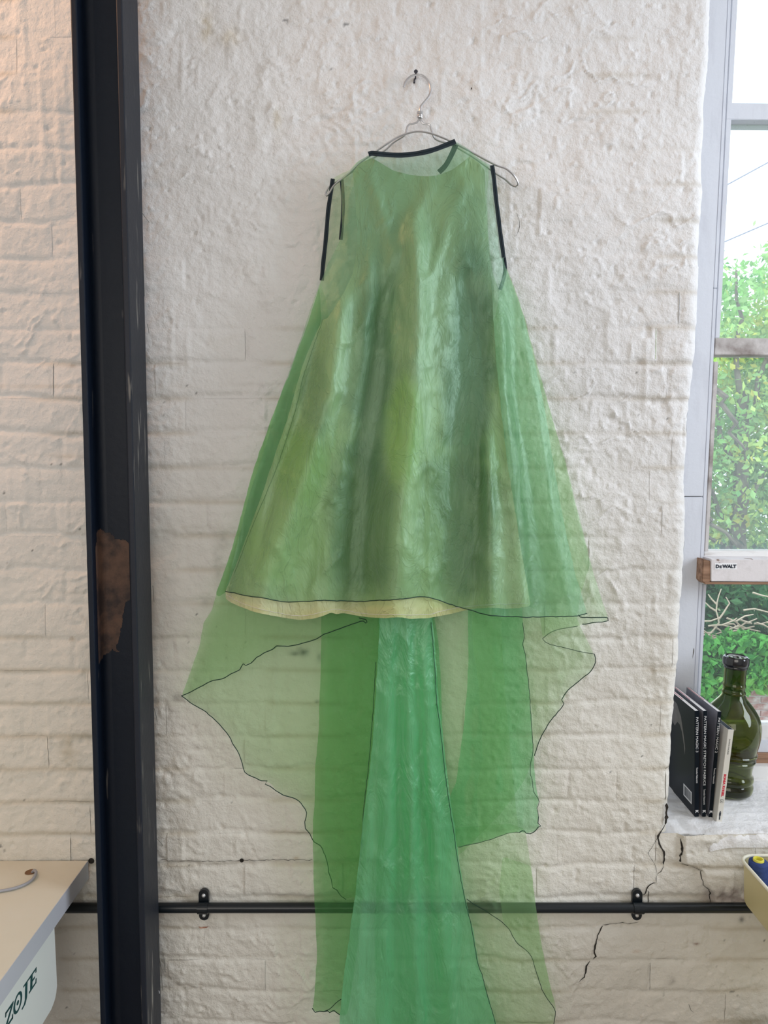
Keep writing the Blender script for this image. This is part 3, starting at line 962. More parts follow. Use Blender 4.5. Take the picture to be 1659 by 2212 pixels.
# ================================================================== STEEL COLUMN
c0 = P(152, 0, -0.14); c1 = P(297, 0, -0.14)
BX0, BX1 = float(c0[0]), -0.507
BF, BB = -0.142, -0.042
colm = empty('steel_column', ((BX0 + BX1) / 2, (BF + BB) / 2, 0), 'black painted steel column with a bare rusty patch, left of the dress', 'column')
tf = 0.0125
fl = rel(box('flange', (BX0, BF, 0.001), (BX0 + tf, BB, 3.299), M['steel'], None, 0.0025), colm)
fr = rel(box('flange', (BX1 - tf, BF, 0.001), (BX1, BB, 3.299), M['steel_worn'], None, 0.0025), colm)
YW = BF + 0.046
rel(box('web', (BX0 + tf, YW, 0.001), (BX1 - tf, YW + 0.010, 3.299), M['steel'], None), colm)
# root fillets, one object each
for sg, x in ((1, BX0 + tf), (-1, BX1 - tf)):
    bm = bmesh.new(); rr = 0.016
    prof = [(x, YW)] + [(x + sg * rr * (1 - math.cos(a_)), YW - rr * (1 - math.sin(a_))) for a_ in [PI / 2 * k / 6 for k in range(7)]]
    v0 = [bm.verts.new((p_[0], p_[1], 0.001)) for p_ in prof]; v1 = [bm.verts.new((p_[0], p_[1], 3.299)) for p_ in prof]
    for i in range(len(prof)): bm.faces.new((v0[i], v0[(i + 1) % len(prof)], v1[(i + 1) % len(prof)], v1[i]))
    bm.faces.new(v0); bm.faces.new(v1[::-1])
    rel(from_bm('root_fillet', bm, M['steel'], None, True), colm)
# bare patch following web and fillet
pp = [(208, 1150), (214, 1141), (224, 1146), (232, 1150), (240, 1149), (246, 1160), (256, 1166), (268, 1164), (277, 1172), (287, 1170), (300, 1172), (301, 1230), (299, 1285), (285, 1292), (272, 1303),
      (268, 1320), (266, 1345), (258, 1375), (252, 1400), (262, 1412), (244, 1404), (236, 1412), (226, 1415), (214, 1436), (208, 1442), (207, 1400), (206, 1330), (206, 1250), (205, 1190)]
z0 = float(P(240, 1440, YW)[2]); z1 = float(P(240, 1141, YW)[2])
lx = BX0 + tf
pvs = []; pfs = []
ncol = 26; rws = 90
arc = [(lx + 0.0005, YW - 0.030), (lx + 0.0007, YW - 0.017)] + [(lx + 0.0006 + 0.016 * (1 - math.cos(a_)), YW - 0.0006 - 0.016 * (1 - math.sin(a_))) for a_ in [PI / 2 * k / 7 for k in range(8)]]
arc += [(lx + 0.016 + (BX1 - tf - 0.016 - lx - 0.016) * k / 16, YW - 0.0007) for k in range(1, 17)]
ncol = len(arc)
poly = np.array([(x, y) for x, y in pp], float)


def inside(px, py, pl):
    r = np.zeros(px.shape, bool); j = len(pl) - 1
    for i in range(len(pl)):
        xi, yi = pl[i]; xj, yj = pl[j]
        cnd = ((yi > py) != (yj > py)) & (px < (xj - xi) * (py - yi) / (yj - yi + 1e-12) + xi)
        r ^= cnd; j = i
    return r


def proj(p):
    p = np.asarray(p, float) - CAMP
    c_, s_ = math.cos(TILT), math.sin(TILT)
    fw = p[..., 1] * c_ - p[..., 2] * s_; upp = p[..., 1] * s_ + p[..., 2] * c_
    return CX + F * p[..., 0] / fw, CY - F * upp / fw


def ragged(gpos, pl, amp=3.5):
    x_, y_ = proj(gpos)
    x_ = x_ + amp * 2 * fbm(x_ / 7, y_ / 9, 3, 300); y_ = y_ + amp * 2 * fbm(x_ / 8, y_ / 7, 3, 310)
    return inside(x_, y_, pl)


gz = np.linspace(z0 - 0.02, z1 + 0.02, 150)
gp = np.array([[(a_[0], a_[1], z_) for a_ in arc] for z_ in gz])
# refine across
t_ = np.linspace(0, len(arc) - 1, 90); ti = np.clip(t_.astype(int), 0, len(arc) - 2); tf_ = (t_ - ti)[:, None]
gp = gp[:, ti] * (1 - tf_) + gp[:, ti + 1] * tf_
ok = ragged(gp, poly)
idx = np.arange(gp.shape[0] * gp.shape[1]).reshape(gp.shape[:2])
m4 = ok[:-1, :-1] & ok[1:, 1:] & ok[:-1, 1:] & ok[1:, :-1]
f = np.stack([idx[:-1, :-1], idx[:-1, 1:], idx[1:, 1:], idx[1:, :-1]], -1)[m4]
used = np.unique(f); remap = np.full(idx.size, -1); remap[used] = np.arange(len(used))
o = mesh_np('bare_rusty_patch', gp.reshape(-1, 3)[used], remap[f], M['barerust'])
o['label'] = 'ragged brown patch of bare rusty steel'
rel(o, colm)

for (xa, ya, xb, yb, mm) in [(325, 392, 328, 400, 'label'), (329, 397, 326, 408, 'label'), (330, 512, 334, 548, 'label'), (336, 560, 338, 580, 'label'), (329, 278, 332, 285, 'label'), (303, 455, 333, 495, 'seam2'),
                             (309, 560, 312, 640, 'seam2'), (318, 700, 322, 720, 'seam2'), (318, 1090, 322, 1160, 'seam2'), (330, 1265, 333, 1300, 'seam2'), (333, 1530, 340, 1560, 'seam2'), (340, 2030, 352, 2140, 'seam2'),
                             (354, 2070, 357, 2100, 'seam2'), (343, 2140, 344, 2146, 'label'), (361, 2068, 362, 2076, 'label'), (338, 1810, 358, 1835, 'seam2')]:
    qa, qb = PX(xa, ya, BX1 + 0.0002), PX(xb, yb, BX1 + 0.0002)
    md = (qa + qb) / 2 + np.array([0, 0.0012, 0])
    o = tube('paint_scratch', [qa, md, qb], 0.0005 if mm == 'seam2' else 0.0008, M[mm], None, 5)
    o.parent = fr; bpy.context.view_layer.update(); o.matrix_parent_inverse = fr.matrix_world.inverted()

# ================================================================== PIPE
PYc = -0.020
pr = 0.0112
pz = float(P(800, 1965.5, PYc - 0.008)[2])
pipe = empty('conduit_pipe', (0, PYc, pz), 'black steel pipe clipped along the wall behind the dress', 'pipe')
q = [(-2.59 + i * (1.86 + 2.59) / 40, PYc - 0.0, pz) for i in range(41)]
rel(tube('pipe_run', q, pr, M['pipe'], None, 20), pipe)


def clip(pxx):
    x = float(P(pxx, 1965, PYc)[0])
    bm = bmesh.new()
    n = 20; zt = 0.040; wd_ = 0.0115
    # plate with round ends
    def plate(zc, up):
        pts = []
        for k in range(9):
            a_ = PI * k / 8
            pts.append((x + wd_ * math.cos(a_), zc + up * wd_ * math.sin(a_)))
        pts += [(x - wd_, pz + up * pr * 0.7), (x + wd_, pz + up * pr * 0.7)]
        A = [bm.verts.new((p_[0], -0.0145, p_[1])) for p_ in pts]; B = [bm.verts.new((p_[0], -0.006, p_[1])) for p_ in pts]
        bm.faces.new(A); bm.faces.new(B[::-1])
        for i in range(len(A)): bm.faces.new((A[i], B[i], B[(i + 1) % len(A)], A[(i + 1) % len(A)]))
    plate(pz + 0.028, 1); plate(pz - 0.022, -1)
    # saddle band round the pipe
    ro, ri = pr + 0.0022, pr + 0.0002
    ring = []
    for xx in (x - wd_, x + wd_):
        ring.append([[bm.verts.new((xx, PYc - math.cos(a_) * r_, pz + math.sin(a_) * r_)) for a_ in [-PI / 2 + PI * k / 12 for k in range(13)]] for r_ in (ro, ri)])
    for k in range(12):
        bm.faces.new((ring[0][0][k], ring[0][0][k + 1], ring[1][0][k + 1], ring[1][0][k]))
        for e_ in (0, 1): bm.faces.new((ring[e_][0][k], ring[e_][0][k + 1], ring[e_][1][k + 1], ring[e_][1][k]))
    o = rel(from_bm('pipe_clip', bm, M['pipe'], None, False), pipe)
    for zz_ in (pz + 0.026, pz - 0.021):
        bm = bmesh.new()
        lathe_bm(bm, [(0.0, 0.0040), (0.0022, 0.0036), (0.0040, 0.0022), (0.0046, 0.0)], 12, Matrix.Translation((x, -0.0146, zz_)) @ Matrix.Rotation(PI / 2, 4, 'X'))
        s_ = from_bm('screw', bm, M['screw'], None, True)
        s_.parent = o; bpy.context.view_layer.update(); s_.matrix_parent_inverse = o.matrix_world.inverted()


clip(439); clip(1378)

# ================================================================== NAIL + HANGER
hk = P(898, 160, -0.02)
nail = empty('wall_nail', V(hk), 'small dark nail that holds the hanger hook', 'nail')
bm = bmesh.new()
tube_bm(bm, [(hk[0], 0.01, hk[2] - 0.003), (hk[0], -0.028, hk[2] + 0.001)], 0.0016, 8)
lathe_bm(bm, [(0, 0.0015), (0.0036, 0.0012), (0.0042, 0), (0.0, -0.0005)], 12, Matrix.Translation((hk[0], -0.029, hk[2] + 0.001)) @ Matrix.Rotation(PI / 2, 4, 'X'))
tube_bm(bm, [(hk[0] - 0.002, -0.002, hk[2] - 0.002), (hk[0] - 0.003, -0.012, hk[2] - 0.014)], 0.0018, 6)
rel(from_bm('nail_body', bm, M['nail'], None, True), nail)

HY = -0.034
hanger = empty('wire_hanger', V(P(907, 250, HY)), 'silver wire coat hanger on a nail, holding the green dress', 'hanger')


def hw(name, pts, r=0.0021, step=0.004, seg=8):
    q = catmull([P(p_[0], p_[1], p_[2] if len(p_) > 2 else HY) for p_ in pts], step)
    return rel(tube(name, q, r, M['wire'], None, seg), hanger)


hw('hook', [(872, 188, -.022), (874, 180, -.022), (880, 171, -.023), (889, 164, -.024), (899, 161.5, -.024), (911, 163, -.025), (921, 170, -.027), (928, 182, -.028), (930, 196, -.03), (926, 209, -.031),
            (917, 220, -.033), (909, 230, -.034), (907, 238, -.034), (907, 256, -.034)], 0.0024)
q = []
for i in range(4 * 14):
    a_ = 2 * PI * i / 14
    cpt = P(907, 241 + 14 * i / 56, HY)
    q.append((cpt[0] + 0.0046 * math.cos(a_), cpt[1] + 0.0046 * math.sin(a_), cpt[2]))
rel(tube('coil', q, 0.0022, M['wire'], None, 8), hanger)
hw('neck_wire', [(906, 256), (904, 260), (900, 265), (893, 267), (885, 268), (880, 273), (878, 281), (876, 290), (868, 297, -.03), (850, 308, -.026), (830, 326, -.024), (790, 352, -.024), (740, 385, -.026), (715, 400, -.03), (706, 412, -.033),
                 (703, 420, -.036), (706, 423, -.04), (712, 416, -.044), (722, 400, -.046), (745, 382, -.048), (757, 372, -.049), (780, 350, -.050), (812, 327, -.048), (840, 308, -.047), (862, 295, -.045), (885, 287, -.044), (905, 284, -.044),
                 (930, 288, -.044), (955, 297, -.045), (975, 306, -.046), (1010, 324, -.048), (1045, 343, -.049), (1072, 357, -.050), (1092, 364, -.048), (1107, 376, -.047), (1116, 388, -.042), (1119, 399, -.036), (1114, 403, -.032),
                 (1104, 399, -.030), (1092, 388, -.027), (1070, 374, -.026), (1030, 345, -.024), (1000, 326, -.024), (972, 312, -.026), (945, 303, -.028), (937, 296, -.03), (934, 288), (931, 277), (929, 270), (922, 268), (914, 267), (910, 262), (908, 256)])
# ================================================================== DRESS
dress = empty('organza_dress', V(P(900, 700, -0.05)), 'long sheer green organza dress with dyed lining, hanging on the brick wall', 'dress')


def fold_fn(base, folds=(), noise=0.0015, seed=0, crin=0.0010, base_fn=None):
    def fn(px, py):
        px = np.asarray(px, float); py = np.asarray(py, float)
        y = np.full(px.shape, float(base)) if base_fn is None else base_fn(px, py)
        for (pts, amp, w_) in folds:
            ys = [p_[1] for p_ in pts]; xs_ = [p_[0] for p_ in pts]
            ww = np.interp(py, [ys[0], ys[-1]], w_) if hasattr(w_, '__len__') else w_
            env = sstep(ys[0] - 60, ys[0] + 60, py) * sstep(ys[-1] + 60, ys[-1] - 60, py) if amp != 0 else 0
            if ys[-1] > 1250 and ys[-1] < 1345 or ys[-1] > 2200: env = sstep(ys[0] - 60, ys[0] + 60, py)
            xr = np.interp(py, ys, xs_)
            y = y - amp * np.exp(-((px - xr) / ww) ** 2) * env
        y = y - noise * 2 * fbm(px / 70, py / 160, 3, 400 + seed)
        y = y - crin * 1.6 * (ridged(px / 34 + py / 90, py / 60 - px / 110, 3, 420 + seed) - 0.5)
        y = y - crin * 3.2 * ridged(px / 75 + py / 130 + fbm(px / 60, py / 60, 2, 430), py / 190 - px / 140, 2, 440 + seed) ** 6
        return y
    return fn


def resample(pl, step, closed=True):
    out = []
    n = len(pl)
    for i in range(n if closed else n - 1):
        a = np.array(pl[i], float); b = np.array(pl[(i + 1) % n], float)
        k = max(1, int(round(np.linalg.norm(b - a) / step)))
        for j in range(k): out.append(a + (b - a) * j / k)
    if not closed: out.append(np.array(pl[-1], float))
    return np.array(out)


def sheet(name, outline, depth, material, parent, spacing=8, colf=None, wob=0.6):
    bd = resample(outline, spacing * 0.8)
    sm = (np.roll(bd, 1, 0) + 2 * bd + np.roll(bd, -1, 0)) / 4
    bd = sm + wob * np.stack([fbm(sm[:, 1] / 16, sm[:, 0] / 40, 3, 7), fbm(sm[:, 0] / 16, sm[:, 1] / 40, 3, 9)], -1) * 4
    x0, y0 = bd.min(0); x1, y1 = bd.max(0)
    rs = np.random.RandomState(len(name))
    gx, gy = np.meshgrid(np.arange(x0, x1, spacing), np.arange(y0, y1, spacing * 0.9))
    gx = gx + (np.arange(gx.shape[0])[:, None] % 2) * spacing * 0.5
    gx = gx.ravel() + rs.uniform(-.15, .15, gx.size) * spacing; gy = gy.ravel() + rs.uniform(-.15, .15, gy.size) * spacing
    ins = inside(gx, gy, bd)
    gx, gy = gx[ins], gy[ins]
    keep = np.ones(len(gx), bool)
    for i in range(0, len(gx), 2000):
        d2 = ((gx[i:i + 2000, None] - bd[None, :, 0]) ** 2 + (gy[i:i + 2000, None] - bd[None, :, 1]) ** 2).min(1)
        keep[i:i + 2000] = d2 > (spacing * 0.55) ** 2
    pts = [Vector((a, b)) for a, b in bd.tolist()] + [Vector((a, b)) for a, b in zip(gx[keep].tolist(), gy[keep].tolist())]
    nb = len(bd)
    vs, _, fs, *_r = delaunay_2d_cdt(pts, [], [list(range(nb))], 1, 1e-4)
    v = np.array([(p_.x, p_.y) for p_ in vs])
    Y = depth(v[:, 0], v[:, 1])
    X3 = P(v[:, 0], v[:, 1], Y)
    fcs = [list(f_)[::-1] for f_ in fs]
    col = colf(v[:, 0], v[:, 1]) if colf else None
    o = mesh_np(name, X3, fcs, material, None, True, col)
    return rel(o, parent)


def thread(name, pts, depth, parent, r=0.0009, off=0.0012, m_='thread', step=7):
    q = catmull(pts, step)
    q = np.array(q)
    s = q + 1.1 * np.stack([fbm(q[:, 0] / 8, q[:, 1] / 8, 2, 5), fbm(q[:, 0] / 8, q[:, 1] / 8, 2, 6)], -1) * 2
    w3 = P(s[:, 0], s[:, 1], depth(s[:, 0], s[:, 1]) - off)
    o = tube(name, w3, r, M[m_], None, 5)
    return rel(o, parent)


def band(name, pts, wpx, depth, parent, off=0.0035, m_='binding', thick=0.0022):
    """a folded binding tape: a thin box swept along the edge"""
    q = np.array(catmull(pts, 4)); n = len(q)
    t = np.gradient(q, axis=0); t /= np.linalg.norm(t, axis=1, keepdims=True)
    nn = np.stack([-t[:, 1], t[:, 0]], -1)
    bm = bmesh.new(); rings = []
    for i in range(n):
        prof = [(-.5, 0), (-.5, 1), (-.12, 1.25), (-.06, .8), (.06, .8), (.12, 1.25), (.5, 1), (.5, 0)]
        ring = []
        wv = 1 + 0.04 * math.sin(i * 0.5)
        for (a_, b_) in prof:
            x_, y_ = q[i] + nn[i] * a_ * wpx * wv
            Yd = float(depth(np.array([q[i][0]]), np.array([q[i][1]]))[0]) - off + 0.5 * thick - b_ * thick
            ring.append(bm.verts.new(V(P(x_, y_, Yd))))
        rings.append(ring)
    m_n = len(rings[0])
    for i in range(n - 1):
        for k in range(m_n): bm.faces.new((rings[i][k], rings[i][(k + 1) % m_n], rings[i + 1][(k + 1) % m_n], rings[i + 1][k]))
    bm.faces.new(rings[0][::-1]); bm.faces.new(rings[-1])
    return rel(from_bm(name, bm, M[m_], None, True), parent)


# ---- depth laws -------------------------------------------------------------
def lin_base(px, py):
    t = np.clip((py - 330) / 1000, 0, 1)
    cx_ = 905 - 85 * t
    hw_ = 150 + 190 * t
    u = np.clip(np.abs(px - cx_) / hw_, 0, 1)
    bulge = np.sqrt(np.clip(1 - u ** 2.4, 0.0, 1))
    return -(0.061 + 0.006 * t) - (0.008 + 0.060 * t) * bulge


LF = [([(900, 480), (902, 700), (893, 900), (868, 1100), (855, 1330)], 0.036, (22, 48)),
      ([(740, 640), (712, 850), (650, 1050), (570, 1250), (555, 1330)], 0.030, (22, 46)),
      ([(1085, 640), (1098, 860), (1118, 1080), (1135, 1330)], 0.020, (16, 26)),
      ([(1052, 950), (1060, 1120), (1062, 1330)], 0.016, (12, 22)),
      ([(800, 560), (790, 780), (735, 1000), (690, 1330)], 0.009, (16, 30)),
      ([(1010, 600), (1020, 800), (1000, 1000), (985, 1330)], -0.026, (34, 40)),
      ([(830, 600), (815, 800), (785, 1000), (765, 1330)], -0.024, (24, 40)),
      ([(690, 720), (650, 900), (590, 1050), (560, 1150)], -0.008, (12, 20)),
      ([(930, 400), (850, 560), (790, 700)], 0.006, (16, 16)), ([(1000, 400), (960, 500), (930, 620)], 0.005, (14, 14)), ([(800, 380), (830, 470), (850, 560)], 0.006, (12, 14))]
lin_d = fold_fn(0, LF, 0.0035, 1, 0.0016, lin_base)


def f_base(px, py):
    """front organza floats a finger in front of the lining and falls back outside it"""
    ld = lin_d(px, py)
    t = np.clip((py - 330) / 1000, 0, 1)
    wd2 = np.interp(py, [330, 600, 1330], [150, 215, 390]); cx2 = np.interp(py, [330, 1330], [895, 878])
    u2 = np.clip(np.abs(px - cx2) / wd2, 0, 1)
    out = -(0.060 + 0.004 * t) - 0.060 * t * (1 - u2 ** 3)
    lx_ = np.interp(py, [330, 560, 700, 1300], [765, 762, 688, 490]); rx_ = np.interp(py, [330, 560, 900, 1300], [1055, 1062, 1085, 1145])
    k = sstep(-45, -4, px - lx_) * sstep(-45, -4, rx_ - px)
    return np.minimum(ld - 0.007, out) * k + np.minimum(out, -0.060) * (1 - k)


FF = [([(1125, 700), (1165, 900), (1200, 1150), (1238, 1325)], 0.012, (10, 22)), ([(1100, 800), (1150, 1050), (1180, 1325)], -0.008, (12, 20)),
      ([(640, 860), (580, 1050), (520, 1290)], 0.007, (7, 12)), ([(925, 950), (928, 1100), (925, 1300)], 0.004, (4, 6))]
f_d = fold_fn(0, FF, 0.0012, 2, 0.0006, f_base)
BF_ = [([(600, 1380), (592, 1480), (596, 1525), (584, 1570), (580, 1690)], 0.014, 3.2), ([(540, 1330), (530, 1440), (520, 1520), (515, 1600)], 0.006, 4), ([(500, 1560), (515, 1640)], 0.004, 4),
       ([(1265, 1345), (1215, 1440), (1195, 1500)], 0.008, (8, 5)), ([(1190, 1380), (1200, 1450), (1217, 1510)], 0.010, 3), ([(1215, 900), (1265, 1150), (1300, 1335)], 0.010, (8, 14)),
       ([(690, 1560), (688, 1650), (680, 1740)], 0.005, 4)]


def b_base(px, py):
    t = np.clip((py - 330) / 400, 0, 1)
    u = np.clip(np.abs(px - 880) / np.interp(py, [330, 600, 1330, 1500], [150, 215, 430, 490]), 0, 1)
    return -(0.040 - 0.015 * t) - 0.020 * t * (1 - u ** 2) + 0.004 * t


b_d = fold_fn(0, BF_, 0.0022, 3, 0.0008, b_base)
def a_base(px, py):
    u = np.clip(np.abs(px - 880) / np.interp(py, [600, 1330, 1500], [220, 440, 490]), 0, 1)
    return -0.040 - 0.040 * (1 - u ** 3) * np.clip((py - 550) / 400, 0, 1) * np.clip((1500 - py) / 200, 0.35, 1)


a_d = fold_fn(0, [([(620, 760), (540, 1040), (440, 1400)], 0.010, (8, 16)), ([(1200, 900), (1240, 1100), (1290, 1335)], 0.010, (8, 16)), ([(620, 1250), (605, 1395)], 0.012, 5),
                       ([(545, 1250), (530, 1400)], 0.006, 4)], 0.002, 4, 0.0008, a_base)

lin_out = [(803, 340), (822, 352), (850, 369), (885, 378), (922, 381), (950, 378), (978, 366), (1000, 350), (1014, 338), (1034, 352), (1047, 368), (1048, 420), (1052, 480), (1056, 540), (1060, 600), (1064, 660),
           (1070, 760), (1082, 880), (1096, 1000), (1112, 1100), (1128, 1200), (1140, 1270), (1146, 1308), (1120, 1314), (1090, 1315), (1060, 1313), (1030, 1314), (1000, 1319), (975, 1326), (950, 1331), (925, 1335),
           (890, 1337), (860, 1333), (830, 1335), (795, 1334), (760, 1328), (740, 1324), (728, 1327), (716, 1323), (700, 1330), (675, 1337), (645, 1339), (610, 1334), (580, 1329), (550, 1322), (520, 1311), (500, 1302), (488, 1294),
           (487, 1278), (505, 1232), (530, 1165), (560, 1085), (595, 980), (625, 890), (650, 800), (675, 735), (697, 690), (706, 688), (720, 668), (745, 628), (762, 590), (770, 545), (772, 500), (769, 450), (765, 400), (762, 372), (775, 355)]


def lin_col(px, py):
    pale = np.array([0.56, 0.58, 0.36]); yg = np.array([0.42, 0.52, 0.20]); shade_grn = np.array([0.08, 0.15, 0.08]); olv = np.array([0.10, 0.16, 0.03]); cream = np.array([0.50, 0.52, 0.24])
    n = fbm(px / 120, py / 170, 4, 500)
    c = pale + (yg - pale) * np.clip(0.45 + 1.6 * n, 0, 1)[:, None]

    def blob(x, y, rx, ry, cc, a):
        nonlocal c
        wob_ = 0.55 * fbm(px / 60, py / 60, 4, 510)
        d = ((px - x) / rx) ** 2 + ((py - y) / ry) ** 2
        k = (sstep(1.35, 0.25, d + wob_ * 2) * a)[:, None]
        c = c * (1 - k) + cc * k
    blob(905, 520, 190, 300, np.array([0.32, 0.40, 0.27]), .75); blob(1010, 780, 70, 280, shade_grn, .8); blob(1000, 1110, 95, 220, olv, .85); blob(785, 1130, 80, 200, olv, .8); blob(800, 820, 60, 220, shade_grn, .6); blob(690, 560, 60, 120, shade_grn, .3); blob(860, 1240, 220, 60, olv, .35); blob(680, 860, 30, 120, shade_grn, .35)  # dye patches, with shade of the fold valleys painted into the dark ones
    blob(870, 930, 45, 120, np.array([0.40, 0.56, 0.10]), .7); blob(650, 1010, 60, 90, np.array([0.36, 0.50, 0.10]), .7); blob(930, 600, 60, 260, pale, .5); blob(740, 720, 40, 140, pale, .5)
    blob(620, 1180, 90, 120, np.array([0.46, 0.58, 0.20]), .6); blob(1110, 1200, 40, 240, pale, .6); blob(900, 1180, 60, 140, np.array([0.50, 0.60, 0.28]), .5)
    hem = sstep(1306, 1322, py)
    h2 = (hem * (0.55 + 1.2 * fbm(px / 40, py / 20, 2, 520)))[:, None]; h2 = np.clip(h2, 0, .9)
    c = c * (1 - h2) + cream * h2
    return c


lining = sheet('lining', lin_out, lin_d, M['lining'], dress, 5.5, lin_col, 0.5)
lining['label'] = 'opaque satin lining dyed in mottled yellow green, with fold shade painted in'
thread('hem_stitching', [(488, 1284), (520, 1302), (560, 1315), (610, 1326), (650, 1330), (700, 1322), (718, 1316), (740, 1317), (790, 1326), (850, 1328), (920, 1328), (960, 1318), (1000, 1311), (1060, 1306), (1140, 1303)], lin_d, lining, 0.0005, 0.0008, 'bookwhite')
thread('side_seam', [(697, 690), (680, 740), (655, 815), (640, 880), (615, 960), (590, 1030), (540, 1150), (495, 1270)], lin_d, lining, 0.0006, 0.0003, 'seam')

fo = [(797, 334), (840, 338), (880, 337), (925, 329), (960, 317), (985, 305), (1010, 321), (1035, 343), (1060, 357), (1067, 380), (1072, 430), (1079, 490), (1086, 540), (1090, 570), (1105, 610), (1130, 680), (1150, 760),
      (1165, 830), (1180, 900), (1192, 980), (1204, 1050), (1222, 1150), (1240, 1230), (1258, 1290), (1268, 1325), (1248, 1331), (1200, 1332), (1130, 1333), (1070, 1330), (1040, 1325), (1010, 1316), (985, 1309), (955, 1299),
      (925, 1290), (900, 1289), (870, 1294), (820, 1297), (770, 1299), (700, 1297), (640, 1300), (610, 1299), (570, 1292), (530, 1286), (487, 1277), (493, 1255), (500, 1225), (512, 1180), (520, 1145), (540, 1065),
      (575, 960), (600, 870), (640, 760), (660, 700), (682, 635), (705, 579), (734, 521), (739, 490), (739, 440), (736, 383), (755, 371), (772, 350)]
front = sheet('front_overlay', fo, f_d, M['orgF'], dress, 6.5)
front['label'] = 'sheer green organza front layer over the lining'
thread('overlocked_hem', [(487, 1277), (530, 1286), (570, 1292), (610, 1299), (640, 1300), (700, 1297), (770, 1299), (820, 1297), (870, 1294), (900, 1289), (925, 1290), (955, 1299), (985, 1309), (1010, 1316), (1040, 1325), (1070, 1330),
                          (1130, 1333), (1200, 1332), (1248, 1331), (1256, 1328), (1268, 1325)], f_d, front, 0.0010)
band('neck_binding', [(796, 333), (803, 331), (835, 334), (870, 335), (905, 331), (935, 324), (962, 314), (984, 305)], 11, f_d, dress)
band('armhole_binding', [(1063, 357), (1067, 385), (1071, 425), (1076, 465), (1081, 505), (1086, 540), (1088, 556)], 9, f_d, dress)
band('armhole_binding', [(738, 388), (741, 430), (740, 470), (736, 518)], 8, b_d, dress, 0.006)
band('neck_binding', [(985, 312), (975, 335), (962, 358), (948, 372)], 11, b_d, dress, 0.004)
band('armhole_binding', [(1089, 556), (1091, 582), (1087, 605), (1080, 626)], 8, b_d, dress, 0.004)

bo = [(800, 338), (806, 350), (840, 385), (905, 400), (950, 375), (972, 340), (985, 308), (1010, 323), (1035, 345), (1056, 358), (1052, 430), (1056, 520), (1064, 590), (1079, 630), (1090, 600), (1091, 566), (1108, 612),
      (1135, 690), (1152, 760), (1175, 840), (1198, 920), (1217, 985), (1240, 1080), (1258, 1150), (1275, 1220), (1252, 1290), (1246, 1335), (1262, 1372), (1283, 1413), (1286, 1430), (1275, 1452), (1256, 1466), (1240, 1480),
      (1228, 1490), (1218, 1508), (1216, 1520), (1205, 1538), (1190, 1555), (1175, 1580), (1163, 1605), (1155, 1632), (1130, 1690), (1080, 1760), (1000, 1840), (900, 1930), (800, 1945), (765, 1937), (748, 1942), (738, 1936),
      (728, 1924), (718, 1917), (716, 1900), (710, 1883), (707, 1862), (700, 1842), (692, 1826), (678, 1818), (670, 1802), (660, 1790), (659, 1775), (663, 1755), (655, 1742), (645, 1730), (630, 1722), (612, 1718),
      (596, 1706), (583, 1690), (565, 1686), (545, 1678), (529, 1668), (523, 1650), (517, 1630), (503, 1606), (498, 1595), (480, 1572), (465, 1556), (445, 1538), (432, 1530), (418, 1522), (403, 1511), (392, 1503),
      (405, 1470), (415, 1440), (430, 1400), (440, 1345), (457, 1320), (472, 1270), (497, 1200), (520, 1120), (545, 1025), (560, 980), (578, 930), (600, 870), (625, 810), (650, 740), (668, 690), (693, 607), (696, 570), (701, 520),
      (706, 470), (712, 420), (719, 385), (740, 373), (755, 368), (770, 350), (790, 340)]
back = sheet('back_overlay', bo, b_d, M['orgB'], dress, 8)
back['label'] = 'pale sheer organza back layer with a ragged curved hem'
band('armhole_binding', [(719, 386), (714, 420), (709, 455), (706, 490), (703, 525), (698, 570), (695, 606)], 9, b_d, dress, 0.006)
thread('overlocked_hem', [(392, 1503), (403, 1511), (418, 1522), (432, 1530), (445, 1538), (465, 1556), (480, 1572), (498, 1595), (503, 1606), (517, 1630), (523, 1650), (529, 1668), (545, 1678), (565, 1686), (577, 1687),
                          (573, 1694), (583, 1699), (596, 1708), (612, 1718), (630, 1722), (645, 1730), (655, 1742), (663, 1755), (659, 1775), (660, 1790), (670, 1802), (678, 1818), (692, 1826), (700, 1842), (707, 1862),
                          (710, 1883), (716, 1900), (718, 1917), (728, 1924), (738, 1936), (748, 1943)], b_d, back, 0.0010)
thread('overlocked_hem', [(1283, 1413), (1286, 1430), (1275, 1452), (1256, 1466), (1240, 1480), (1228, 1490), (1218, 1502), (1214, 1512), (1218, 1520), (1205, 1538), (1190, 1555), (1175, 1580), (1163, 1605), (1155, 1632)], b_d, back, 0.0010)
thread('overlocked_hem', [(1283, 1413), (1255, 1408), (1230, 1402), (1205, 1396), (1190, 1393), (1178, 1387), (1172, 1380), (1180, 1372), (1200, 1362), (1225, 1356), (1248, 1353)], b_d, back, 0.0007)

